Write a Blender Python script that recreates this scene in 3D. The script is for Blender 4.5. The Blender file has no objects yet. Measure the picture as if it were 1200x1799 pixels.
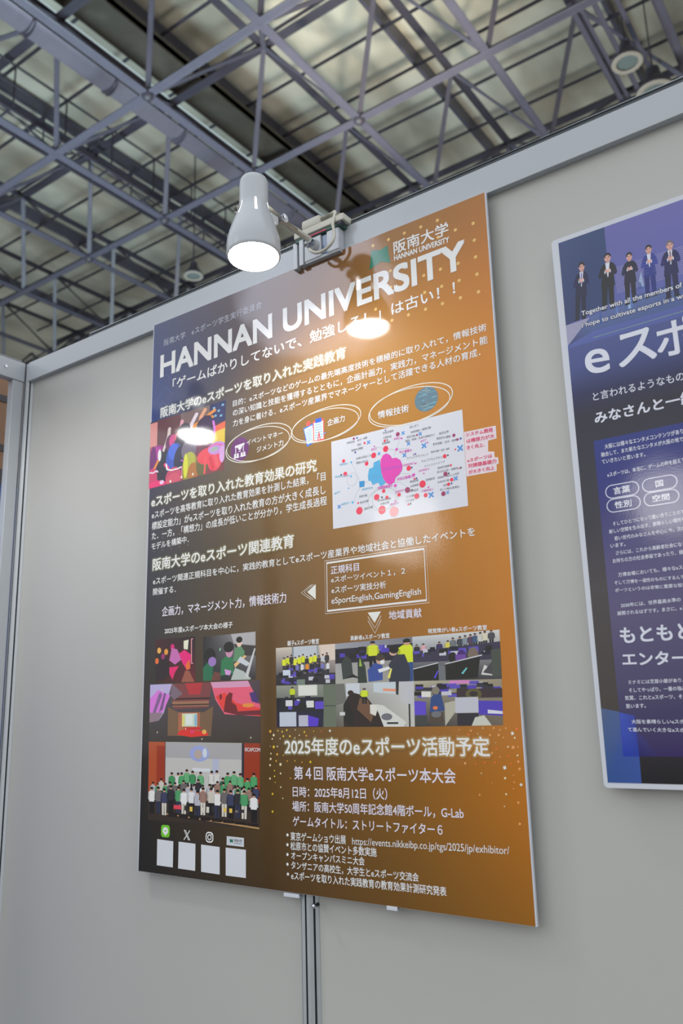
import bpy, bmesh, math, random
from mathutils import Vector, Matrix, Euler

# ------------------------------------------------------------------ camera, light, exposure
S = bpy.context.scene
COL = S.collection
TOP = 2.448                      # height of the big poster's top edge above the hall floor (m)

cam_data = bpy.data.cameras.new('camera')
cam = bpy.data.objects.new('camera', cam_data)
COL.objects.link(cam)
S.camera = cam
cam_data.sensor_fit = 'AUTO'
cam_data.sensor_width = 36.0
cam_data.lens = 29.064
cam_data.clip_start = 0.02
cam_data.clip_end = 300
# rows: camera right / down / forward in hall axes (x along the wall, y into the wall, z up)
RT = Vector((0.8128327567, 0.5817966459, -0.0285582208))
DN = Vector((-0.1571814026, 0.1718629886, -0.9725004472))
FW = Vector((-0.5608893971, 0.7949690409, 0.2311434797))
m = Matrix((( RT.x, -DN.x, -FW.x, 1.365531), (RT.y, -DN.y, -FW.y, -1.205544), (RT.z, -DN.z, -FW.z, TOP - 0.879616), (0, 0, 0, 1)))
cam.matrix_world = m
cam_data.dof.use_dof = True
cam_data.dof.focus_distance = 1.5
cam_data.dof.aperture_fstop = 5.0

S.view_settings.view_transform = 'Standard'
S.view_settings.look = 'None'
S.view_settings.gamma = 1.0
S.view_settings.use_curve_mapping = False
S.view_settings.exposure = 0.0

world = bpy.data.worlds.new('hall_light')
S.world = world
world.use_nodes = True
wn = world.node_tree
wn.nodes.clear()
w_out = wn.nodes.new('ShaderNodeOutputWorld')
w_bg = wn.nodes.new('ShaderNodeBackground')
w_tc = wn.nodes.new('ShaderNodeTexCoord')
w_sep = wn.nodes.new('ShaderNodeSeparateXYZ')
w_ramp = wn.nodes.new('ShaderNodeValToRGB')
w_map = wn.nodes.new('ShaderNodeMapRange')
wn.links.new(w_tc.outputs['Generated'], w_sep.inputs[0])
wn.links.new(w_sep.outputs['Z'], w_map.inputs['Value'])
w_map.inputs['From Min'].default_value = -0.4
w_map.inputs['From Max'].default_value = 1.0
wn.links.new(w_map.outputs[0], w_ramp.inputs[0])
wn.links.new(w_ramp.outputs[0], w_bg.inputs['Color'])
w_ramp.color_ramp.elements[0].position = 0.0
w_ramp.color_ramp.elements[0].color = (0.30, 0.30, 0.28, 1)
w_ramp.color_ramp.elements[1].position = 1.0
w_ramp.color_ramp.elements[1].color = (0.62, 0.66, 0.70, 1)
e = w_ramp.color_ramp.elements.new(0.32); e.color = (0.40, 0.40, 0.38, 1)
e = w_ramp.color_ramp.elements.new(0.55); e.color = (0.62, 0.64, 0.66, 1)
w_bg.inputs['Strength'].default_value = WORLD_STRENGTH = 1.85
wn.links.new(w_bg.outputs[0], w_out.inputs[0])

def area(name, loc, target, size, power, colour):
    d = bpy.data.lights.new(name, 'AREA')
    d.shape = 'DISK'; d.size = size; d.energy = power; d.color = colour
    o = bpy.data.objects.new(name, d); COL.objects.link(o)
    o.location = loc
    o.rotation_euler = (Vector(target) - Vector(loc)).to_track_quat('-Z', 'Y').to_euler()
    return o
def spot(name, loc, target, power, colour, angle, blend=0.8, size=0.5):
    d = bpy.data.lights.new(name, 'SPOT')
    d.spot_size = math.radians(angle); d.spot_blend = blend; d.energy = power; d.color = colour; d.shadow_soft_size = size
    o = bpy.data.objects.new(name, d); COL.objects.link(o)
    o.location = loc
    o.rotation_euler = (Vector(target) - Vector(loc)).to_track_quat('-Z', 'Y').to_euler()
    return o
# unseen fill lights, added beyond the booth wall to brighten and tint the roof
area('roof_fill_cool', (-10.5, 6.0, 3.0), (-11.5, 8.5, 17.2), 5.0, 1900, (0.72, 0.94, 1.0))
area('roof_fill_warm', (-3.5, 9.0, 3.0), (-5.5, 12.0, 17.2), 4.0, 950, (1.0, 0.93, 0.80))
spot('roof_fill_warm', (-3.0, 7.0, 3.0), (-6.3, 11.2, 17.2), 7000, (1.0, 0.88, 0.68), 30)
# floodlights high behind the viewer, on the far side of the hall; they show as soft glare in the glossy prints
area('hall_floodlight', (-5.9, -8.5, TOP + 5.8), (0.4, 0, TOP - 0.1), 2.4, 62, (0.78, 0.82, 1.0))
area('hall_floodlight', (-5.4, -10.1, TOP + 1.95), (0.64, 0, TOP - 0.57), 1.1, 16, (1.0, 0.97, 0.92))
area('hall_floodlight', (-1.55, -11.4, TOP + 1.95), (1.1, 0, TOP - 0.6), 1.0, 22, (1.0, 0.97, 0.95))

# ------------------------------------------------------------------ materials
def lin(c):
    return tuple((v / 255 / 12.92 if v / 255 <= 0.04045 else ((v / 255 + 0.055) / 1.055) ** 2.4) for v in c)
def rgba(c): return (*lin(c), 1.0)

def mat(name, colour, rough=0.5, metal=0.0, spec=0.5, noise=0.0, nscale=8.0, bump=0.0, bscale=20.0):
    M = bpy.data.materials.new(name); M.use_nodes = True
    nt = M.node_tree; b = nt.nodes['Principled BSDF']
    b.inputs['Base Color'].default_value = rgba(colour)
    b.inputs['Roughness'].default_value = rough
    b.inputs['Metallic'].default_value = metal
    b.inputs['Specular IOR Level'].default_value = spec
    tc = nt.nodes.new('ShaderNodeTexCoord')
    if noise > 0:
        n = nt.nodes.new('ShaderNodeTexNoise'); n.inputs['Scale'].default_value = nscale; n.inputs['Detail'].default_value = 4
        nt.links.new(tc.outputs['Object'], n.inputs['Vector'])
        r = nt.nodes.new('ShaderNodeValToRGB')
        c = lin(colour)
        r.color_ramp.elements[0].position = 0.3; r.color_ramp.elements[1].position = 0.7
        r.color_ramp.elements[0].color = (*[v * (1 - noise) for v in c], 1)
        r.color_ramp.elements[1].color = (*[min(1, v * (1 + noise)) for v in c], 1)
        nt.links.new(n.outputs['Fac'], r.inputs[0]); nt.links.new(r.outputs[0], b.inputs['Base Color'])
    if bump > 0:
        n = nt.nodes.new('ShaderNodeTexNoise'); n.inputs['Scale'].default_value = bscale; n.inputs['Detail'].default_value = 2
        nt.links.new(tc.outputs['Object'], n.inputs['Vector'])
        bp = nt.nodes.new('ShaderNodeBump'); bp.inputs['Strength'].default_value = bump; bp.inputs['Distance'].default_value = 0.002
        nt.links.new(n.outputs['Fac'], bp.inputs['Height']); nt.links.new(bp.outputs[0], b.inputs['Normal'])
    return M

def emit(name, colour, strength):
    M = bpy.data.materials.new(name); M.use_nodes = True
    nt = M.node_tree; nt.nodes.clear()
    o = nt.nodes.new('ShaderNodeOutputMaterial'); e = nt.nodes.new('ShaderNodeEmission')
    e.inputs[0].default_value = (*colour, 1); e.inputs[1].default_value = strength
    nt.links.new(e.outputs[0], o.inputs[0])
    return M

def print_material(name, alpha=1.0, rough=0.05, wave=1.0, ior=1.5):
    """glossy laminated print: pigment comes from the mesh's 'ink' colours, the film is slightly wavy"""
    M = bpy.data.materials.new(name); M.use_nodes = True
    nt = M.node_tree; b = nt.nodes['Principled BSDF']
    a = nt.nodes.new('ShaderNodeVertexColor'); a.layer_name = 'ink'
    nt.links.new(a.outputs['Color'], b.inputs['Base Color'])
    b.inputs['Roughness'].default_value = rough
    b.inputs['IOR'].default_value = ior
    b.inputs['Alpha'].default_value = alpha
    b.inputs['Coat Weight'].default_value = 0.35
    b.inputs['Coat Roughness'].default_value = 0.42
    geo = nt.nodes.new('ShaderNodeNewGeometry')
    big = nt.nodes.new('ShaderNodeTexNoise'); big.inputs['Scale'].default_value = 9; big.inputs['Detail'].default_value = 1
    fine = nt.nodes.new('ShaderNodeTexNoise'); fine.inputs['Scale'].default_value = 420; fine.inputs['Detail'].default_value = 2
    nt.links.new(geo.outputs['Position'], big.inputs['Vector']); nt.links.new(geo.outputs['Position'], fine.inputs['Vector'])
    b1 = nt.nodes.new('ShaderNodeBump'); b1.inputs['Strength'].default_value = 0.22 * wave; b1.inputs['Distance'].default_value = 0.004
    b2 = nt.nodes.new('ShaderNodeBump'); b2.inputs['Strength'].default_value = 0.10 * wave; b2.inputs['Distance'].default_value = 0.0004
    nt.links.new(big.outputs['Fac'], b1.inputs['Height']); nt.links.new(fine.outputs['Fac'], b2.inputs['Height'])
    nt.links.new(b1.outputs[0], b2.inputs['Normal']); nt.links.new(b2.outputs[0], b.inputs['Normal'])
    return M

M_WALL = mat('white_laminate_panel', (184, 184, 180), 0.38, noise=0.012, nscale=2.5, bump=0.05, bscale=6)
M_BEAM = mat('white_coated_aluminium', (181, 186, 192), 0.25)
M_ALU = mat('satin_aluminium', (186, 192, 196), 0.35, metal=0.35, noise=0.04, nscale=30)
M_GROOVE = mat('dark_profile_slot', (72, 78, 84), 0.7)
M_LAMP = mat('white_enamel', (188, 193, 199), 0.22, noise=0.01, nscale=40)
M_PLASTIC = mat('ivory_plastic', (198, 196, 184), 0.4, noise=0.02, nscale=60)
M_CHROME = mat('chrome_screw', (200, 205, 210), 0.12, metal=1.0)
M_BLUEGLASS = mat('blue_grey_switch', (110, 130, 160), 0.2)
M_GREEN = mat('dark_green_strip', (60, 92, 84), 0.5)
M_RED = mat('magenta_strip', (200, 50, 90), 0.5)
M_BOARD = mat('white_foam_board', (208, 212, 222), 0.45, noise=0.01)
M_STEEL = mat('lavender_grey_steel', (78, 77, 92), 0.45, noise=0.06, nscale=3)
M_STEEL_D = mat('dark_painted_steel', (54, 52, 64), 0.5, noise=0.08, nscale=3)
M_DUCT = mat('galvanised_duct', (112, 108, 122), 0.4, metal=0.3, noise=0.05, nscale=4)
M_BAND = mat('dark_cable_trough', (70, 66, 60), 0.7, noise=0.1, nscale=6)
M_FLOOR = mat('hall_concrete_floor', (120, 118, 114), 0.6, noise=0.08, nscale=1.5)
M_BULB = emit('lit_reflector_bulb', (1.0, 0.97, 0.93), 55.0)
M_SKY = emit('roof_skylight', (0.72, 0.88, 0.92), 0.62)
M_RING = mat('pale_reflector_rim', (140, 136, 130), 0.4, noise=0.03)
M_LENS = mat('grey_lens', (92, 104, 106), 0.3)
M_PRINT = print_material('glossy_print')
M_PRINT2 = print_material('satin_print', rough=0.09, wave=0.8)

# roof lining: insulation sheets, mottled
def roof_material():
    M = bpy.data.materials.new('roof_lining'); M.use_nodes = True
    nt = M.node_tree; b = nt.nodes['Principled BSDF']; b.inputs['Roughness'].default_value = 0.8
    tc = nt.nodes.new('ShaderNodeTexCoord')
    mp = nt.nodes.new('ShaderNodeMapping'); mp.inputs['Scale'].default_value = (0.55, 0.3, 1); mp.inputs['Rotation'].default_value = (0, 0, 0.5)
    n = nt.nodes.new('ShaderNodeTexNoise'); n.inputs['Scale'].default_value = 1.0; n.inputs['Detail'].default_value = 3; n.inputs['Distortion'].default_value = 0.2
    nt.links.new(tc.outputs['Object'], mp.inputs[0]); nt.links.new(mp.outputs[0], n.inputs['Vector'])
    r = nt.nodes.new('ShaderNodeValToRGB')
    r.color_ramp.elements[0].position = 0.35; r.color_ramp.elements[0].color = rgba((150, 147, 136))
    r.color_ramp.elements[1].position = 0.65; r.color_ramp.elements[1].color = rgba((202, 200, 188))
    nt.links.new(n.outputs['Fac'], r.inputs[0]); nt.links.new(r.outputs[0], b.inputs['Base Color'])
    return M
M_ROOF = roof_material()

# ------------------------------------------------------------------ mesh helpers
def link(name, bm_, material, parent=None, smooth=False, label=None):
    me = bpy.data.meshes.new(name)
    bm_.normal_update(); bm_.to_mesh(me); bm_.free()
    for mm_ in (material if isinstance(material, (list, tuple)) else [material]): me.materials.append(mm_)
    if smooth:
        for f in me.polygons: f.use_smooth = True
        me.set_sharp_from_angle(angle=math.radians(38))
    o = bpy.data.objects.new(name, me); COL.objects.link(o)
    if parent is not None: o.parent = parent
    if label: o['label'] = label
    return o
def thing(name, loc, label, cat, group=None, rotz=0.0):
    o = bpy.data.objects.new(name, None); COL.objects.link(o)
    o.empty_display_size = 0.05
    o.location = loc; o.rotation_euler = (0, 0, rotz)
    o['label'] = label; o['category'] = cat
    if group: o['group'] = group
    return o
def tag(o, label, cat, group=None):
    o['label'] = label; o['category'] = cat
    if group: o['group'] = group
    return o
def struct(o): o['kind'] = 'structure'; return o

def box(bm_, x0, x1, y0, y1, z0, z1, mi=0, bev=0.0):
    vs = [bm_.verts.new(p) for p in ((x0,y0,z0),(x1,y0,z0),(x1,y1,z0),(x0,y1,z0),(x0,y0,z1),(x1,y0,z1),(x1,y1,z1),(x0,y1,z1))]
    fs = [bm_.faces.new([vs[i] for i in q]) for q in ((0,3,2,1),(4,5,6,7),(0,1,5,4),(1,2,6,5),(2,3,7,6),(3,0,4,7))]
    for f in fs: f.material_index = mi
    if bev > 0:
        es = list({e for f in fs for e in f.edges})
        r = bmesh.ops.bevel(bm_, geom=es, offset=bev, segments=2, affect='EDGES', profile=0.5)
        for f in r['faces']: f.material_index = mi
    return bm_
def frame_of(d):
    d = d.normalized(); up = Vector((0, 0, 1)) if abs(d.z) < 0.9 else Vector((1, 0, 0))
    a = d.cross(up).normalized(); return a, a.cross(d).normalized()
def tube(bm_, pts, r, n=12, caps=True, mi=0):
    pts = [Vector(p) for p in pts]; rings = []
    rr = r if isinstance(r, (list, tuple)) else [r] * len(pts)
    a = None
    for i, p in enumerate(pts):
        d = (pts[min(i + 1, len(pts) - 1)] - pts[max(i - 1, 0)])
        if a is None: a, b = frame_of(d)
        else:
            dn = d.normalized(); a = (a - dn * a.dot(dn)).normalized(); b = dn.cross(a)
        rings.append([bm_.verts.new(p + (a * math.cos(2 * math.pi * k / n) + b * math.sin(2 * math.pi * k / n)) * rr[i]) for k in range(n)])
    for i in range(len(rings) - 1):
        for k in range(n):
            f = bm_.faces.new((rings[i][k], rings[i][(k + 1) % n], rings[i + 1][(k + 1) % n], rings[i + 1][k])); f.material_index = mi
    if caps:
        for rg_ in (rings[0], rings[-1]):
            try: bm_.faces.new(rg_).material_index = mi
            except ValueError: pass
    return bm_
def lathe(bm_, prof, origin, axis, n=40, mi=0, skip=None, cap=True):
    o = Vector(origin); ax = Vector(axis).normalized(); a, b = frame_of(ax); rings = []
    for h, r in prof:
        rings.append([bm_.verts.new(o + ax * h + (a * math.cos(2 * math.pi * k / n) + b * math.sin(2 * math.pi * k / n)) * max(r, 1e-5)) for k in range(n)])
    for i in range(len(rings) - 1):
        for k in range(n):
            if skip and skip(i, k): continue
            f = bm_.faces.new((rings[i][k], rings[i][(k + 1) % n], rings[i + 1][(k + 1) % n], rings[i + 1][k])); f.material_index = mi
    return bm_
def spline(pts, n=8):
    pts = [Vector(p) for p in pts]; out = []
    P = [pts[0]] + pts + [pts[-1]]
    for i in range(1, len(P) - 2):
        for k in range(n):
            t = k / n
            out.append(0.5 * ((2 * P[i]) + (-P[i-1] + P[i+1]) * t + (2*P[i-1] - 5*P[i] + 4*P[i+1] - P[i+2]) * t*t + (-P[i-1] + 3*P[i] - 3*P[i+1] + P[i+2]) * t**3))
    out.append(pts[-1]); return out

# ------------------------------------------------------------------ printing helpers (all in mm on the wall plane: x right, z up from the poster's top)
INK_GAIN = 1.24
def ink(c):
    """the pigment that shows as c under the hall's light"""
    return tuple(max(0.002, min(0.86, (v - 0.027) * INK_GAIN)) for v in lin(c))
class Print:
    """flat coloured shapes collected into one mesh part; later shapes lie on top"""
    def __init__(s, level): s.v = []; s.f = []; s.c = []; s.y = -level * 0.00006; s.step = 0.000012
    def poly(s, pts, col):
        b = len(s.v); s.y -= s.step * 0.12
        for x, z in pts: s.v.append((x / 1000, s.y, z / 1000))
        s.f.append(list(range(b, b + len(pts)))); s.c.append([ink(c) for c in col] if isinstance(col[0], (tuple, list)) else [ink(col)] * len(pts))
    def ell(s, x, z, rx, rz, col, n=20, rot=0):
        s.poly([(x + rx * math.cos(t) * math.cos(rot) - rz * math.sin(t) * math.sin(rot), z + rx * math.cos(t) * math.sin(rot) + rz * math.sin(t) * math.cos(rot)) for t in [2 * math.pi * k / n for k in range(n)]], col)
    def line(s, pts, w, col, closed=False):
        P = [Vector(p) for p in pts]; n = len(P); L = []
        for i, p in enumerate(P):
            a = P[(i - 1) % n] if (closed or i > 0) else p; c = P[(i + 1) % n] if (closed or i < n - 1) else p
            d = (c - a)
            if d.length < 1e-9: d = Vector((1, 0))
            d.normalize(); nn = Vector((-d.y, d.x)) * (w / 2)
            L.append((p + nn, p - nn))
        for i in range(n if closed else n - 1):
            j = (i + 1) % n
            s.poly([L[i][0], L[i][1], L[j][1], L[j][0]], col)
    def build(s, name, parent, material=None, label=None):
        me = bpy.data.meshes.new(name); me.from_pydata(s.v, [], s.f)
        a = me.color_attributes.new('ink', 'FLOAT_COLOR', 'CORNER')
        k = 0
        for f, cs in zip(s.f, s.c):
            for c in cs: a.data[k].color = (*c, 1); k += 1
        me.materials.append(material or M_PRINT)
        me.update()
        fl = [i for i, p_ in enumerate(me.polygons) if p_.normal.y > 0]
        if fl:
            bm_ = bmesh.new(); bm_.from_mesh(me); bm_.faces.ensure_lookup_table()
            bmesh.ops.reverse_faces(bm_, faces=[bm_.faces[i] for i in fl]); bm_.to_mesh(me); bm_.free()
        o = bpy.data.objects.new(name, me); COL.objects.link(o); o.parent = parent
        if label: o['label'] = label
        return o
class Picture:
    """a printed photograph: shapes placed in unit coordinates of its four corners"""
    def __init__(s, quad, level):
        s.q = [Vector(p) for p in quad]; s.P = Print(level)
    def at(s, u, t):
        a, b, c, d = s.q     # TL TR BR BL
        return (d.lerp(c, u)).lerp(a.lerp(b, u), t)
    def poly(s, pts, col): s.P.poly([s.at(min(1, max(0, u)), min(1, max(0, t))) for u, t in pts], col)
    def rect(s, u0, t0, u1, t1, col): s.poly([(u0, t0), (u1, t0), (u1, t1), (u0, t1)], col)
    def ell(s, u, t, ru, rt, col, n=12): s.poly([(u + ru * math.cos(a), t + rt * math.sin(a)) for a in [2 * math.pi * k / n for k in range(n)]], col)
    def bg(s, tl, tr, br, bl, nu=8):
        for i in range(nu):
            for j in range(nu):
                def cc(u, t): return tuple((1-u)*((1-t)*bl[k]+t*tl[k]) + u*((1-t)*br[k]+t*tr[k]) for k in range(3))
                u0, u1, t0, t1 = i/nu, (i+1)/nu, j/nu, (j+1)/nu
                b = len(s.P.v)
                for u, t in ((u0,t0),(u1,t0),(u1,t1),(u0,t1)):
                    q = s.at(u, t); s.P.v.append((q.x/1000, s.P.y, q.y/1000))
                s.P.f.append([b, b+1, b+2, b+3]); s.P.c.append([ink(cc(u,t)) for u,t in ((u0,t0),(u1,t0),(u1,t1),(u0,t1))])
    def person(s, u, t0, w, h, shirt, legs=(40, 40, 48), skin=(196, 150, 128), hair=(38, 32, 34), arms=True):
        """small printed figure: u centre, t0 feet, w shoulder width, h height"""
        s.poly([(u-w*.30, t0), (u-w*.05, t0), (u-w*.02, t0+h*.48), (u-w*.34, t0+h*.5)], legs)
        s.poly([(u+w*.05, t0), (u+w*.30, t0), (u+w*.34, t0+h*.5), (u+w*.02, t0+h*.48)], legs)
        s.poly([(u-w*.36, t0+h*.44), (u+w*.36, t0+h*.44), (u+w*.5, t0+h*.78), (u+w*.22, t0+h*.85), (u-w*.22, t0+h*.85), (u-w*.5, t0+h*.78)], shirt)
        if arms:
            s.poly([(u-w*.5, t0+h*.78), (u-w*.36, t0+h*.74), (u-w*.40, t0+h*.5), (u-w*.56, t0+h*.52)], tuple(v*.82 for v in shirt))
            s.poly([(u+w*.5, t0+h*.78), (u+w*.36, t0+h*.74), (u+w*.40, t0+h*.5), (u+w*.56, t0+h*.52)], tuple(v*.82 for v in shirt))
        s.ell(u, t0+h*.91, w*.20, h*.075, skin)
        s.poly([(u-w*.22, t0+h*.90), (u+w*.22, t0+h*.90), (u+w*.20, t0+h*.97), (u, t0+h), (u-w*.20, t0+h*.97)], hair)
    def build(s, name, parent, material=None, label=None): return s.P.build(name, parent, material, label)

def text_mesh(body, res=3):
    cu = bpy.data.curves.new('writing', 'FONT')
    cu.body = body; cu.size = 1.0; cu.resolution_u = res; cu.fill_mode = 'FRONT'
    o = bpy.data.objects.new('writing', cu)
    me = bpy.data.meshes.new_from_object(o)
    bpy.data.objects.remove(o); bpy.data.curves.remove(cu)
    return me
def write(rows, parent, colours, level, material, glow=(255, 222, 170), backdrop=None):
    """each run of consecutive rows with one part name becomes one mesh part; weight and printed halo come from overprinting the glyphs"""
    def star(r, n, a0=0.0): return [(r * math.cos(a0 + 2 * math.pi * k / n), r * math.sin(a0 + 2 * math.pi * k / n)) for k in range(n)]
    i = 0
    while i < len(rows):
        j = i
        while j < len(rows) and rows[j][0] == rows[i][0] and rows[j][7] == rows[i][7] and rows[j][9] == rows[i][9]: j += 1
        cache = []
        for row in rows[i:j]:
            me = text_mesh(row[1], 10 if row[6] > 24 else 3)
            vs = [(v.co.x, v.co.y) for v in me.vertices]; fs = [tuple(p.vertices) for p in me.polygons]
            bpy.data.meshes.remove(me); cache.append((row, vs, fs))
        main = None
        for pas in ([0] if not rows[i][9] else ([0, 4, 2, 1] if rows[i][9] == 1 else [0, 3])):
            V = []; F = []; C = []
            for row, vs, fs in cache:
                n, body, x0, z0, x1, z1, h, col, bold, halo = row
                xs = [p[0] for p in vs]; ys = [p[1] for p in vs]
                bx0, bx1, by0, by1 = min(xs), max(xs), min(ys), max(ys)
                L = (x1 - x0); sx = L / (bx1 - bx0); sy = h / (by1 - by0); sl = (z1 - z0) / L
                em = h / (by1 - by0)
                if pas == 0: offs = [(0, 0)] + (star(bold * 1.1, 4, math.pi / 4) if bold > 0.005 else [])
                elif pas == 3: offs = star(0.07, 8)
                else: offs = star({1: 0.055, 2: 0.10, 4: 0.15}[pas], 8)
                base = (level + {0: 1.5, 1: 1.1, 2: 0.8, 3: 0.9, 4: 0.5}[pas]) * 0.00006
                for q, (ox, oy) in enumerate(offs):
                    b = len(V); y = -base - q * 0.0000015
                    for vx, vy in vs:
                        x = x0 + (vx - bx0) * sx + ox * em
                        V.append((x / 1000, y, (z0 + (x - x0) * sl + (vy - by0 + oy) * sy) / 1000))
                    F += [[b + k for k in f] for f in fs]
            name = {0: rows[i][0], 3: 'outline'}.get(pas, 'glow')
            me2 = bpy.data.meshes.new(name); me2.from_pydata(V, [], F)
            a = me2.color_attributes.new('ink', 'FLOAT_COLOR', 'POINT')
            if pas in (0, 3) or backdrop is None:
                c = ink(colours[rows[i][7]] if pas == 0 else (24, 28, 52))
                a.data.foreach_set('color', list((*c, 1.0)) * len(V))
            else:
                f = {1: 0.24, 2: 0.12, 4: 0.05}[pas]; g = ink(glow); buf = []
                for v in V:
                    c = ink(backdrop(v[0] * 1000, v[2] * 1000)); buf += [c[k] * (1 - f) + g[k] * f for k in range(3)] + [1.0]
                a.data.foreach_set('color', buf)
            me2.materials.append(material); me2.update()
            if len(me2.polygons) and me2.polygons[0].normal.y > 0: me2.flip_normals()
            o = bpy.data.objects.new(name, me2); COL.objects.link(o); o.parent = main or parent
            if pas == 0: main = o
        i = j

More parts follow.
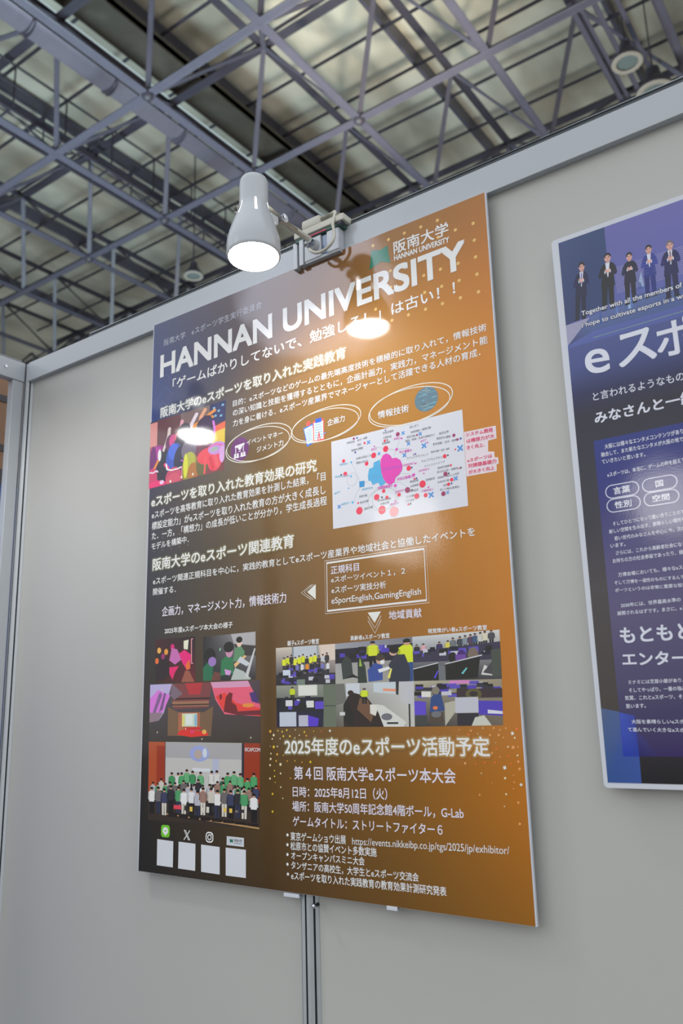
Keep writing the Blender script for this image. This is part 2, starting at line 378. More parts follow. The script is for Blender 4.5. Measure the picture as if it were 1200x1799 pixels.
# ------------------------------------------------------------------ measured layout of the two prints (mm from the big poster's top left corner)
HANNAN_TEXT = [
    ('organiser_text', '阪南大学\u3000eスポーツ学生実行委員会', 30.6, -60.4, 326.2, -59.6, 16.7, 'w2', 0.004, 0),
    ('headline_text', 'HANNAN UNIVERSITY', 22.1, -133.6, 796.7, -132.6, 51.9, 'w', 0.035, 0),
    ('slogan_text', '「ゲームばかりしてないで、勉強しろ！」は古い！！', 62.6, -174.7, 773.6, -177.0, 25.4, 'w', 0.018, 0),
    ('section_heading', '阪南大学のeスポーツを取り入れた実践教育', 25.2, -232.4, 536.0, -230.7, 23.8, 'w', 0.016, 1),
    ('paragraph_text', '目的：eスポーツなどのゲームの最先端高度技術を積極的に取り入れて，情報技術', 245.3, -259.8, 827.4, -263.5, 14.3, 'w', 0.012, 0),
    ('paragraph_text', 'の深い知識と技能を獲得するとともに，企画計画力，実践力，マネージメント能', 245.3, -280.9, 827.9, -286.8, 15.1, 'w', 0.012, 0),
    ('paragraph_text', '力を身に着ける．eスポーツ産業界でマネージャーとして活躍できる人材の育成．', 245.4, -303.5, 812.8, -304.9, 14.7, 'w', 0.012, 0),
    ('event_caption', 'イベントマネー', 283.6, -351.9, 378.6, -351.6, 11.1, 'w', 0.015, 0),
    ('event_caption', 'ジメント力', 310.7, -373.5, 379.9, -372.3, 12.5, 'w', 0.015, 0),
    ('planning_caption', '企画力', 488.6, -357.5, 528.9, -356.2, 13.0, 'w', 0.018, 0),
    ('technology_caption', '情報技術', 602.7, -369.1, 667.9, -371.1, 14.1, 'w', 0.018, 0),
    ('section_heading', 'eスポーツを取り入れた教育効果の研究', 2.4, -435.9, 460.3, -440.5, 24.3, 'w', 0.016, 1),
    ('paragraph_text', 'eスポーツを高等教育に取り入れた教育効果を計測した結果，「目', 4.5, -463.3, 481.0, -462.8, 17.5, 'w', 0.012, 0),
    ('paragraph_text', '標設定能力」がeスポーツを取り入れた教育の方が大きく成長し', 5.3, -487.6, 480.3, -488.5, 17.7, 'w', 0.012, 0),
    ('paragraph_text', 'た．一方，「構想力」の成長が低いことが分かり，学生成長過程', 6.1, -510.3, 482.4, -510.2, 17.3, 'w', 0.012, 0),
    ('paragraph_text', 'モデルを構築中．', 5.8, -532.3, 119.7, -531.0, 15.3, 'w', 0.012, 0),
    ('section_heading', '阪南大学のeスポーツ関連教育', 11.3, -578.4, 402.4, -579.3, 25.9, 'w', 0.016, 1),
    ('paragraph_text', 'eスポーツ関連正規科目を中心に，実践的教育としてeスポーツ産業界や地域社会と協働したイベントを', 13.5, -609.9, 780.5, -612.3, 15.6, 'w', 0.012, 0),
    ('paragraph_text', '開催する．', 14.2, -632.1, 83.8, -633.0, 14.8, 'w', 0.012, 0),
    ('skills_text', '企画力，マネージメント力，情報技術力', 43.8, -680.4, 381.9, -683.1, 20.7, 'w3', 0.016, 0),
    ('photo_caption', '2025年度eスポーツ本大会の様子', 52.9, -717.0, 245.6, -718.8, 11.9, 'w', 0.018, 0),
    ('subject_text', '正規科目', 487.8, -641.5, 549.7, -642.0, 14.8, 'w3', 0.018, 0),
    ('subject_text', 'eスポーツイベント１，２', 488.0, -657.8, 644.6, -659.4, 11.8, 'w', 0.012, 0),
    ('subject_text', 'eスポーツ実技分析', 488.1, -677.0, 605.1, -679.1, 12.6, 'w', 0.012, 0),
    ('subject_text', 'eSportEnglish,GamingEnglish', 487.4, -698.8, 674.0, -700.6, 14.5, 'w', 0.01, 0),
    ('contribution_text', '地域貢献', 608.3, -734.2, 672.6, -735.1, 15.1, 'w3', 0.018, 0),
    ('class_caption', '親子eスポーツ教室', 383.6, -763.9, 457.0, -764.7, 9.5, 'w', 0.02, 0),
    ('class_caption', '高齢者eスポーツ教室', 526.6, -764.1, 608.0, -765.0, 8.7, 'w', 0.02, 0),
    ('class_caption', '視覚障がい者eスポーツ教室', 683.0, -763.1, 790.2, -764.9, 7.8, 'w', 0.02, 0),
    ('credit_text', '©CAPCOM', 277.1, -952.7, 315.2, -953.1, 7.0, 'w', 0.01, 0),
    ('activity_heading', '2025年度のeスポーツ活動予定', 374.2, -958.1, 780.6, -957.6, 29.0, 'w', 0.016, 1),
    ('tournament_text', '第４回 阪南大学eスポーツ本大会', 395.0, -1000.2, 718.9, -999.1, 22.6, 'w3', 0.016, 0),
    ('date_text', '日時：2025年8月12日（火）', 391.3, -1030.0, 590.4, -1027.8, 18.1, 'w3', 0.014, 0),
    ('venue_text', '場所：阪南大学50周年記念館4階ボール，G-Lab', 389.8, -1054.6, 729.2, -1051.1, 18.0, 'w3', 0.014, 0),
    ('game_text', 'ゲームタイトル：ストリートファイター６', 390.3, -1078.9, 690.4, -1077.2, 16.7, 'w3', 0.014, 0),
    ('bullet_text', '東京ゲームショウ出展', 384.7, -1103.1, 504.3, -1101.8, 14.4, 'w', 0.012, 0),
    ('link_text', 'https://events.nikkeibp.co.jp/tgs/2025/jp/exhibitor/', 517.2, -1104.9, 801.7, -1100.5, 14.7, 'w', 0.004, 0),
    ('bullet_text', '松原市との協賛イベント多数実施', 384.4, -1118.9, 565.3, -1117.1, 13.9, 'w', 0.012, 0),
    ('bullet_text', 'オープンキャンパスミニ大会', 385.7, -1134.1, 540.8, -1132.6, 13.1, 'w', 0.012, 0),
    ('bullet_text', 'タンザニアの高校生，大学生とeスポーツ交流会', 385.4, -1150.2, 643.1, -1148.8, 13.4, 'w', 0.012, 0),
    ('bullet_text', 'eスポーツを取り入れた実践教育の教育効果計測研究発表', 385.1, -1167.2, 691.5, -1165.0, 13.7, 'w', 0.012, 0),
    ('university_name', '阪南大学', 652.9, -55.4, 768.3, -57.8, 25.8, 'w', 0.02, 0),
    ('university_name', 'HANNAN UNIVERSITY', 652.9, -68.8, 768.3, -73.3, 10.8, 'w', 0.03, 0),
    ('comment_text', 'システム開発', 775.9, -441.3, 825.2, -443.2, 7.1, 'pk', 0.022, 0),
    ('comment_text', 'は構想力が大', 776.2, -452.7, 827.2, -454.0, 7.1, 'pk', 0.022, 0),
    ('comment_text', 'きく向上．', 776.2, -464.2, 808.4, -465.0, 6.9, 'pk', 0.022, 0),
    ('comment_text', 'eスポーツは', 775.5, -485.9, 820.3, -486.3, 6.3, 'pk', 0.022, 0),
    ('comment_text', '対課題基礎力', 776.3, -496.0, 827.1, -497.2, 7.0, 'pk', 0.022, 0),
    ('comment_text', 'が大きく向上', 776.4, -506.7, 822.8, -507.5, 6.6, 'pk', 0.022, 0),
    ('chart_text', 'Competency', 607.2, -469.2, 646.9, -470.5, 6.3, 'vi', 0.0, 0),
    ('chart_text', '対人基礎力', 644.1, -443.4, 669.6, -444.8, 4.9, 'mg', 0.02, 0),
    ('chart_text', '対自己基礎力', 637.2, -492.3, 669.5, -492.2, 5.5, 'mg', 0.02, 0),
    ('chart_text', '対課題基礎力', 596.0, -501.6, 627.2, -501.6, 5.6, 'mg', 0.02, 0),
    ('chart_text', 'リテラシー', 578.3, -478.6, 601.9, -478.7, 5.0, 'gy', 0.0, 0),
    ('chart_text', '主体的行動', 531.6, -402.2, 549.6, -403.0, 4.6, 'dk', 0, 0),
    ('chart_text', '状況・背景', 555.2, -402.7, 577.5, -401.4, 4.6, 'dk', 0, 0),
    ('chart_text', '責任感', 555.5, -411.0, 563.6, -411.2, 4.6, 'dk', 0, 0),
    ('chart_text', '他者の理解', 541.2, -419.3, 567.5, -418.9, 4.6, 'dk', 0, 0),
    ('chart_text', '本質を見抜く力', 551.6, -436.7, 584.2, -436.8, 4.5, 'dk', 0, 0),
    ('chart_text', '情報を分析する', 551.3, -445.4, 578.1, -445.6, 4.6, 'dk', 0, 0),
    ('chart_text', '多様性理解', 611.3, -400.8, 633.9, -400.8, 4.5, 'dk', 0, 0),
    ('chart_text', '人脈形成', 610.9, -409.4, 629.4, -410.5, 4.5, 'dk', 0, 0),
    ('chart_text', '信頼構築', 608.8, -420.0, 625.7, -420.1, 4.5, 'dk', 0, 0),
    ('chart_text', '話し合う', 668.1, -402.2, 685.6, -401.9, 4.4, 'dk', 0, 0),
    ('chart_text', '役割理解・連携行動', 669.3, -412.0, 710.2, -411.7, 4.4, 'dk', 0, 0),
    ('chart_text', '相互支援', 660.7, -419.3, 678.5, -419.7, 4.4, 'dk', 0, 0),
    ('chart_text', '相談・指導・他者の動機付け', 657.5, -425.7, 716.5, -426.3, 4.3, 'dk', 0, 0),
    ('chart_text', '意見主張', 725.4, -426.9, 744.0, -426.4, 4.3, 'dk', 0, 0),
    ('chart_text', '建設的な議論', 719.9, -434.8, 746.7, -435.7, 4.3, 'dk', 0, 0),
    ('chart_text', '意見調整・交渉・説得', 712.1, -443.3, 757.5, -444.9, 4.3, 'dk', 0, 0),
    ('chart_text', '感情の制御・自信・継続', 707.1, -456.4, 743.6, -457.1, 4.2, 'dk', 0, 0),
    ('chart_text', 'ストレスマネジメント', 658.9, -457.5, 702.7, -458.6, 4.3, 'dk', 0, 0),
    ('chart_text', 'セルフアウェアネス', 687.7, -468.7, 728.8, -469.3, 4.3, 'dk', 0, 0),
    ('chart_text', 'ストレスコーピング', 693.1, -478.7, 733.2, -477.8, 4.2, 'dk', 0, 0),
    ('chart_text', '独自性理解', 718.6, -487.0, 741.6, -487.0, 4.2, 'dk', 0, 0),
    ('chart_text', '自己効力感・楽観性', 717.3, -494.1, 757.3, -494.2, 4.2, 'dk', 0, 0),
    ('chart_text', '学習視点・機会による変革', 717.5, -504.2, 758.3, -503.7, 4.1, 'dk', 0, 0),
    ('chart_text', '主体的行動', 717.0, -512.1, 739.2, -511.7, 4.1, 'dk', 0, 0),
    ('chart_text', '完遂', 727.2, -519.6, 734.6, -518.9, 4.2, 'dk', 0, 0),
    ('chart_text', '良い行動の習慣化', 721.1, -525.9, 757.5, -526.5, 4.1, 'dk', 0, 0),
    ('chart_text', '情報収集', 662.6, -501.3, 679.8, -501.1, 4.3, 'dk', 0, 0),
    ('chart_text', '本質理解', 663.0, -509.5, 679.9, -509.0, 4.3, 'dk', 0, 0),
    ('chart_text', '原因追究', 661.7, -517.4, 678.9, -517.7, 4.2, 'dk', 0, 0),
    ('chart_text', '目標設定', 694.9, -503.8, 712.6, -503.3, 4.2, 'dk', 0, 0),
    ('chart_text', 'シナリオ構築', 653.4, -527.3, 670.7, -526.2, 4.2, 'dk', 0, 0),
    ('chart_text', 'リスク分析', 652.1, -534.5, 669.4, -534.0, 4.3, 'dk', 0, 0),
    ('chart_text', '実践行動', 555.4, -509.6, 572.8, -509.5, 4.5, 'dk', 0, 0),
    ('chart_text', '修正調整', 556.6, -520.8, 575.6, -520.1, 4.4, 'dk', 0, 0),
    ('chart_text', '検証改善', 565.5, -533.9, 584.6, -532.5, 4.4, 'dk', 0, 0),
    ('chart_text', '計画評価', 595.0, -523.8, 622.2, -523.5, 4.4, 'dk', 0, 0),
    ('chart_text', '計画立案', 600.3, -530.7, 618.7, -529.9, 4.4, 'dk', 0, 0),
    ('chart_text', '情報収集力', 514.2, -441.0, 532.7, -441.7, 4.6, 'cy', 0, 0),
    ('chart_text', '情報分析力', 502.5, -462.3, 534.4, -465.3, 4.6, 'cy', 0, 0),
    ('chart_text', '課題発見力', 515.4, -517.5, 534.2, -516.4, 4.5, 'cy', 0, 0),
    ('chart_text', '論理的思考', 561.8, -496.9, 585.6, -497.6, 4.5, 'cy', 0, 0),
    ('chart_text', '構想力', 499.7, -494.6, 513.7, -492.0, 4.5, 'cy', 0, 0),
    ('chart_text', '親和力', 584.7, -426.8, 597.0, -426.5, 4.5, 'mg', 0, 0),
    ('chart_text', '協働力', 633.9, -416.8, 648.2, -416.8, 4.5, 'mg', 0, 0),
    ('chart_text', '統率力', 688.1, -433.1, 700.1, -431.8, 4.4, 'mg', 0, 0),
    ('chart_text', '感情制御力', 651.3, -469.3, 673.9, -469.1, 4.3, 'mg', 0, 0),
    ('chart_text', '自信創出力', 681.6, -485.3, 702.8, -484.7, 4.3, 'mg', 0, 0),
    ('chart_text', '行動持続力', 685.4, -521.9, 708.1, -522.1, 4.2, 'mg', 0, 0),
    ('chart_text', '課題発見力', 632.9, -514.4, 650.9, -513.4, 4.4, 'mg', 0, 0),
    ('chart_text', '実践力', 620.0, -534.9, 637.3, -534.4, 4.3, 'mg', 0, 0),
]
NAVY_TEXT = [
    ('subtitle_text', 'Together with all the members of', 990.3, -290.0, 1142.3, -291.6, 10.1, 'w', 0.02, 2),
    ('subtitle_text', 'I hope to cultivate esports in a way', 989.5, -309.7, 1150.7, -309.1, 9.5, 'w', 0.02, 2),
    ('title_text', 'e', 988.7, -386.2, 1025.1, -389.4, 38.0, 'w', 0.012, 0),
    ('title_text', 'ス', 1040.1, -388.8, 1094.4, -387.4, 50.7, 'w', 0.02, 0),
    ('lead_text', 'と言われるようなもの', 994.8, -431.6, 1128.6, -432.5, 13.8, 'w', 0.008, 0),
    ('lead_text', 'みなさんと一緒', 994.2, -468.5, 1139.8, -468.4, 18.4, 'w', 0.03, 0),
    ('body_text', '大阪には様々なエンタメコンテンツがあり', 1004.3, -510.9, 1117.3, -511.1, 7.4, 'w', 0.015, 0),
    ('body_text', '融合して、また新たなエンタメが大阪の地で', 998.0, -522.1, 1116.0, -522.2, 7.0, 'w', 0.015, 0),
    ('body_text', 'ていきたいと思います。', 997.8, -532.9, 1061.6, -533.9, 6.5, 'w', 0.015, 0),
    ('body_text', 'eスポーツは、本当に、ゲームの枠を超えて', 1003.8, -554.7, 1114.8, -553.0, 6.8, 'w', 0.015, 0),
    ('tag_text', '言葉', 1010.3, -582.7, 1034.3, -582.5, 10.6, 'w', 0.03, 0),
    ('tag_text', '国', 1071.2, -582.3, 1081.6, -582.2, 9.1, 'w', 0.03, 0),
    ('tag_text', '性別', 1010.1, -604.0, 1034.2, -604.1, 10.2, 'w', 0.03, 0),
    ('tag_text', '空間', 1064.6, -603.3, 1088.0, -603.4, 9.5, 'w', 0.03, 0),
    ('body_text', 'そしてひとつになって競い合うことので', 1004.2, -629.5, 1105.7, -626.6, 6.1, 'w', 0.015, 0),
    ('body_text', '新しい空間を生み出す、素晴らしい場所を', 997.7, -640.4, 1105.4, -637.5, 6.2, 'w', 0.015, 0),
    ('body_text', '若い世代のみなさんを中心に今、次の', 1004.2, -651.6, 1103.9, -650.4, 6.2, 'w', 0.015, 0),
    ('body_text', 'います。', 997.5, -661.4, 1019.2, -661.5, 5.8, 'w', 0.015, 0),
    ('body_text', 'さらには、これから高齢者社会になる', 1004.1, -673.1, 1101.8, -672.3, 6.2, 'w', 0.015, 0),
    ('body_text', 'お持ちの方の社会参画であったり、様々', 998.3, -684.4, 1101.9, -683.6, 6.4, 'w', 0.015, 0),
    ('body_text', '万博会場においても、様々なeスポ', 1004.0, -705.3, 1100.0, -704.5, 6.1, 'w', 0.015, 0),
    ('body_text', 'そして万博を一過性のものにするんで', 997.6, -716.0, 1094.4, -718.1, 5.6, 'w', 0.015, 0),
    ('body_text', 'ポーツというのは非常に重要な役割', 997.3, -727.0, 1096.2, -729.2, 5.5, 'w', 0.015, 0),
    ('body_text', '2030年には、世界最高水準の', 1003.2, -749.8, 1085.9, -749.1, 6.0, 'w', 0.015, 0),
    ('body_text', '展開されるはずです。まさに、eス', 996.9, -760.5, 1091.7, -760.8, 5.7, 'w', 0.015, 0),
    ('quote_text', 'もともと', 997.9, -800.1, 1094.0, -800.4, 21.2, 'w', 0.03, 0),
    ('quote_text', 'エンターテ', 997.4, -831.7, 1106.8, -834.7, 17.9, 'w', 0.03, 0),
    ('body_text', 'ミナミには芝居小屋があり、', 1002.2, -857.9, 1076.9, -858.1, 5.6, 'w', 0.015, 0),
    ('body_text', 'そしてやっぱり、一番の強み', 1001.8, -869.2, 1078.7, -868.9, 5.8, 'w', 0.015, 0),
    ('body_text', '気質、これとeスポーツ、そして', 995.1, -879.7, 1085.2, -879.9, 6.1, 'w', 0.015, 0),
    ('body_text', '思います。', 995.3, -890.8, 1022.7, -890.5, 5.6, 'w', 0.015, 0),
    ('body_text', '大阪を素晴らしいeスポーツ', 1000.9, -911.9, 1084.3, -913.0, 5.7, 'w', 0.015, 0),
    ('body_text', 'て進んでいく大きなeスポーツ', 994.9, -922.4, 1082.9, -924.2, 5.7, 'w', 0.015, 0),
]
SHAPES = {
    'outline': [[-4.4, 2.5], [842.6, -4.0], [833.8, -1191.6], [-9.8, -1184.9]],
    'students_photo': [[-8.0, -236.1], [224.4, -239.2], [220.8, -391.2], [-7.9, -391.8]],
    'chart': [[496.1, -390.0], [772.1, -391.7], [771.3, -560.1], [495.1, -558.0]],
    'comment': [[772.5, -432.3], [830.8, -433.8], [830.6, -455.9], [815.2, -456.6], [814.1, -475.1], [824.7, -477.3], [824.8, -487.3], [830.8, -488.2], [831.0, -499.4], [827.2, -499.4], [826.6, -510.9], [771.9, -509.9]],
    'box_outer': [[473.9, -615.1], [688.4, -616.0], [688.2, -712.3], [472.8, -711.8]],
    'arrow_left': [[452.3, -655.4], [432.1, -668.2], [451.5, -683.6]],
    'arrow_down': [[564.7, -717.9], [592.2, -718.4], [578.4, -737.0]],
    'players_red': [[24.4, -727.3], [142.4, -728.7], [143.9, -819.4], [27.5, -816.5]],
    'players_green': [[164.9, -731.4], [304.8, -731.3], [304.3, -821.3], [166.1, -818.1]],
    'stage': [[12.0, -819.8], [315.6, -823.3], [316.2, -937.3], [12.7, -934.3]],
    'group': [[12.0, -934.8], [314.7, -938.3], [312.2, -1088.7], [15.0, -1086.6]],
    'cls0': [[355.1, -765.9], [492.6, -767.1], [491.2, -837.1], [355.4, -834.9]],
    'cls1': [[492.6, -767.1], [652.5, -766.3], [651.3, -838.9], [491.2, -837.1]],
    'cls2': [[652.5, -766.3], [811.2, -766.4], [809.2, -842.2], [651.3, -838.9]],
    'cls3': [[355.4, -834.9], [491.2, -837.1], [490.6, -910.5], [355.7, -910.1]],
    'cls4': [[491.2, -837.1], [651.3, -838.9], [649.3, -911.9], [490.6, -910.5]],
    'cls5': [[651.3, -838.9], [809.2, -842.2], [805.8, -911.5], [649.3, -911.9]],
    'line_icon': [[54.1, -1094.3], [78.2, -1094.1], [78.5, -1116.9], [54.5, -1116.6]],
    'x_icon': [[117.8, -1100.4], [134.9, -1100.1], [135.3, -1118.2], [117.9, -1118.3]],
    'camera_icon': [[177.0, -1100.2], [197.0, -1100.3], [196.9, -1119.3], [177.0, -1119.1]],
    'uni_label': [[231.3, -1105.0], [274.3, -1105.6], [274.3, -1121.3], [231.1, -1120.7]],
    'card0': [[43.5, -1121.6], [89.2, -1123.0], [88.9, -1170.8], [43.8, -1170.1]],
    'card1': [[104.1, -1122.7], [149.8, -1123.7], [150.0, -1172.1], [103.7, -1171.3]],
    'card2': [[165.0, -1124.0], [213.4, -1125.3], [213.8, -1173.3], [165.7, -1172.4]],
    'card3': [[228.8, -1125.2], [279.0, -1125.8], [278.9, -1173.8], [229.1, -1173.6]],
    'logo': [[602.9, -28.4], [622.1, -34.9], [639.4, -31.2], [640.9, -50.4], [644.0, -69.3], [622.8, -59.6], [596.8, -67.2], [600.2, -47.3]],
    'e1': [[225.3, -352.4], [401.2, -350.9], [316.1, -316.8], [315.6, -389.8]],
    'e2': [[399.9, -351.9], [565.4, -345.3], [486.0, -318.9], [484.0, -384.1]],
    'e3': [[582.5, -355.5], [756.0, -355.0], [673.8, -323.6], [669.9, -393.9]],
    'purple': [[264.0, -356.5], [290.9, -355.3], [264.0, -330.0]],
    'globe': [[704.1, -356.1], [724.6, -355.7], [705.4, -334.9]],
    'clips': [[429.9, -347.2], [452.7, -339.8], [480.8, -343.8], [481.2, -381.0], [441.2, -381.1]],
    'outline2': [[964.5, -150.5], [958.8, -991.6]],
    'board2': [[952.6, -158.5], [953.7, -997.8]],
    'panel': [[988.4, -494.7], [983.6, -955.9]],
    'tri': [[965.5, -889.8], [984.7, -895.2], [1007.5, -901.4], [1005.5, -986.4]],
    'photo2': [[967.8, -331.4]],
    'pill0': [[998.6, -575.1], [1047.2, -578.0], [1024.2, -568.0], [1022.1, -587.6]],
    'pill1': [[1052.6, -575.5], [1100.8, -578.1], [1078.0, -567.9], [1075.7, -587.4]],
    'pill2': [[998.4, -597.0], [1047.0, -599.6], [1023.9, -589.4], [1021.8, -608.9]],
    'pill3': [[1052.7, -597.2], [1100.9, -599.3], [1077.9, -589.1], [1075.7, -608.4]],
    'stage2': [[965.3, -148.7], [1040.2, -150.4], [1028.1, -285.9], [967.4, -293.0], [1002.4, -294.2], [967.8, -331.4]],
    'dotgrid': [[607.0, -19.7], [642.1, -20.0], [677.0, -19.9], [712.4, -20.9], [747.2, -21.2], [817.0, -55.0], [781.9, -54.1], [816.8, -87.9], [816.9, -120.6], [782.8, -120.7], [747.3, -119.4], [713.0, -119.8], [643.1, -85.7], [642.5, -119.3], [817.2, -153.9], [782.5, -153.9], [747.8, -153.3], [713.0, -153.6], [817.6, -187.5], [782.7, -187.2], [747.2, -186.7], [712.7, -186.5], [677.0, -186.2], [641.6, -186.1], [607.2, -152.6], [746.4, -55.2]],
    'bullets': [[377.6, -1094.4], [377.3, -1110.7], [377.1, -1126.9], [376.8, -1143.0], [377.5, -1159.0]],
}
MEN = [[999.2, -196.0, 988.0, -291.6, 0.95], [1040.5, -195.2, 1032.6, -288.3, 1.1], [1073.0, -206.2, 1067.4, -290.1, 1.05], [1102.5, -204.6, 1097.3, -288.6, 1.05], [1133.1, -208.5, 1127.5, -298.7, 1.1]]
CONFETTI = [[339.8, -916.9, 3.41, 'go'], [347.9, -923.7, 3.1, 'cr'], [358.2, -915.8, 1.86, 'ye'], [368.3, -917.8, 2.17, 'ye'], [379.1, -915.1, 2.33, 'ye'], [371.0, -925.7, 2.48, 'ye'], [386.1, -925.7, 2.63, 'ye'], [398.9, -914.8, 1.24, 'cr'], [419.7, -918.5, 2.33, 'ye'], [407.9, -924.0, 1.4, 'cr'], [423.9, -925.0, 2.17, 'go'], [440.6, -917.4, 1.08, 'ye'], [457.6, -917.6, 1.24, 'or'], [476.5, -917.0, 2.79, 'wh'], [444.6, -928.1, 2.33, 'wh'], [344.5, -930.3, 2.02, 'cr'], [363.1, -929.9, 1.24, 'cr'], [397.6, -928.9, 1.86, 'cr'], [347.8, -944.5, 3.41, 'ye'], [356.4, -943.7, 1.55, 'wh'], [339.7, -943.7, 0.93, 'wh'], [340.9, -956.2, 2.02, 'cr'], [355.7, -957.5, 2.79, 'go'], [370.3, -959.1, 1.4, 'go'], [394.3, -955.9, 1.24, 'cr'], [406.3, -958.3, 1.24, 'go'], [448.0, -956.5, 2.79, 'ye'], [340.2, -965.7, 2.79, 'cr'], [353.2, -969.1, 2.17, 'go'], [379.2, -968.8, 1.71, 'go'], [396.9, -968.4, 1.71, 'go'], [413.0, -970.7, 1.4, 'go'], [432.0, -969.9, 2.79, 'ye'], [338.7, -976.6, 2.63, 'cr'], [363.4, -975.0, 3.41, 'cr'], [349.2, -986.1, 1.4, 'ye'], [363.4, -990.7, 2.33, 'cr'], [349.1, -996.0, 2.02, 'ye'], [386.3, -998.5, 1.4, 'go'], [338.3, -1000.0, 2.48, 'cr'], [350.3, -1006.5, 1.24, 'go'], [363.4, -1014.3, 2.02, 'cr'], [344.1, -1026.4, 2.63, 'ye'], [367.8, -1033.2, 1.4, 'cr'], [343.7, -1056.8, 2.63, 'ye'], [726.6, -927.9, 2.5, 'wh'], [745.8, -925.2, 2.5, 'or'], [750.5, -919.1, 2.12, 'pe'], [729.9, -917.8, 1.12, 'pe'], [761.9, -923.9, 1.0, 'cr'], [771.4, -915.4, 1.0, 'cr'], [782.7, -926.2, 2.25, 'pe'], [789.7, -915.6, 2.0, 'pe'], [800.2, -918.4, 1.75, 'pe'], [797.4, -926.0, 2.5, 'pe'], [809.9, -916.0, 1.75, 'pe'], [805.0, -929.7, 1.38, 'pe'], [828.0, -917.3, 3.0, 'or'], [820.2, -923.7, 3.25, 'wh'], [823.3, -930.2, 1.88, 'cr'], [827.4, -943.3, 1.25, 'pe'], [811.4, -943.4, 1.75, 'cr'], [819.6, -944.1, 3.25, 'pe'], [791.7, -946.8, 1.88, 'or'], [791.5, -937.2, 0.75, 'cr'], [784.2, -952.7, 2.25, 'pe'], [825.8, -955.8, 1.88, 'cr'], [811.5, -957.0, 2.0, 'or'], [797.5, -958.2, 1.25, 'pe'], [826.3, -964.7, 2.5, 'pe'], [737.1, -968.4, 2.5, 'pe'], [771.0, -966.8, 1.88, 'or'], [755.4, -968.9, 1.25, 'or'], [787.9, -966.6, 2.12, 'or'], [813.7, -968.2, 1.75, 'or'], [803.6, -973.8, 3.5, 'wh'], [827.5, -975.3, 2.75, 'pe'], [763.8, -982.6, 1.12, 'cr'], [817.1, -984.3, 1.12, 'pe'], [803.0, -989.0, 2.38, 'cr'], [781.1, -996.3, 1.0, 'pe'], [817.3, -994.3, 1.62, 'pe'], [828.1, -997.8, 2.75, 'wh'], [815.4, -1004.1, 1.12, 'pe'], [802.8, -1011.9, 1.88, 'cr'], [758.7, -1014.4, 1.88, 'pe'], [821.6, -1023.3, 2.38, 'pe'], [798.5, -1029.6, 1.12, 'cr'], [821.3, -1053.2, 2.62, 'pe']]
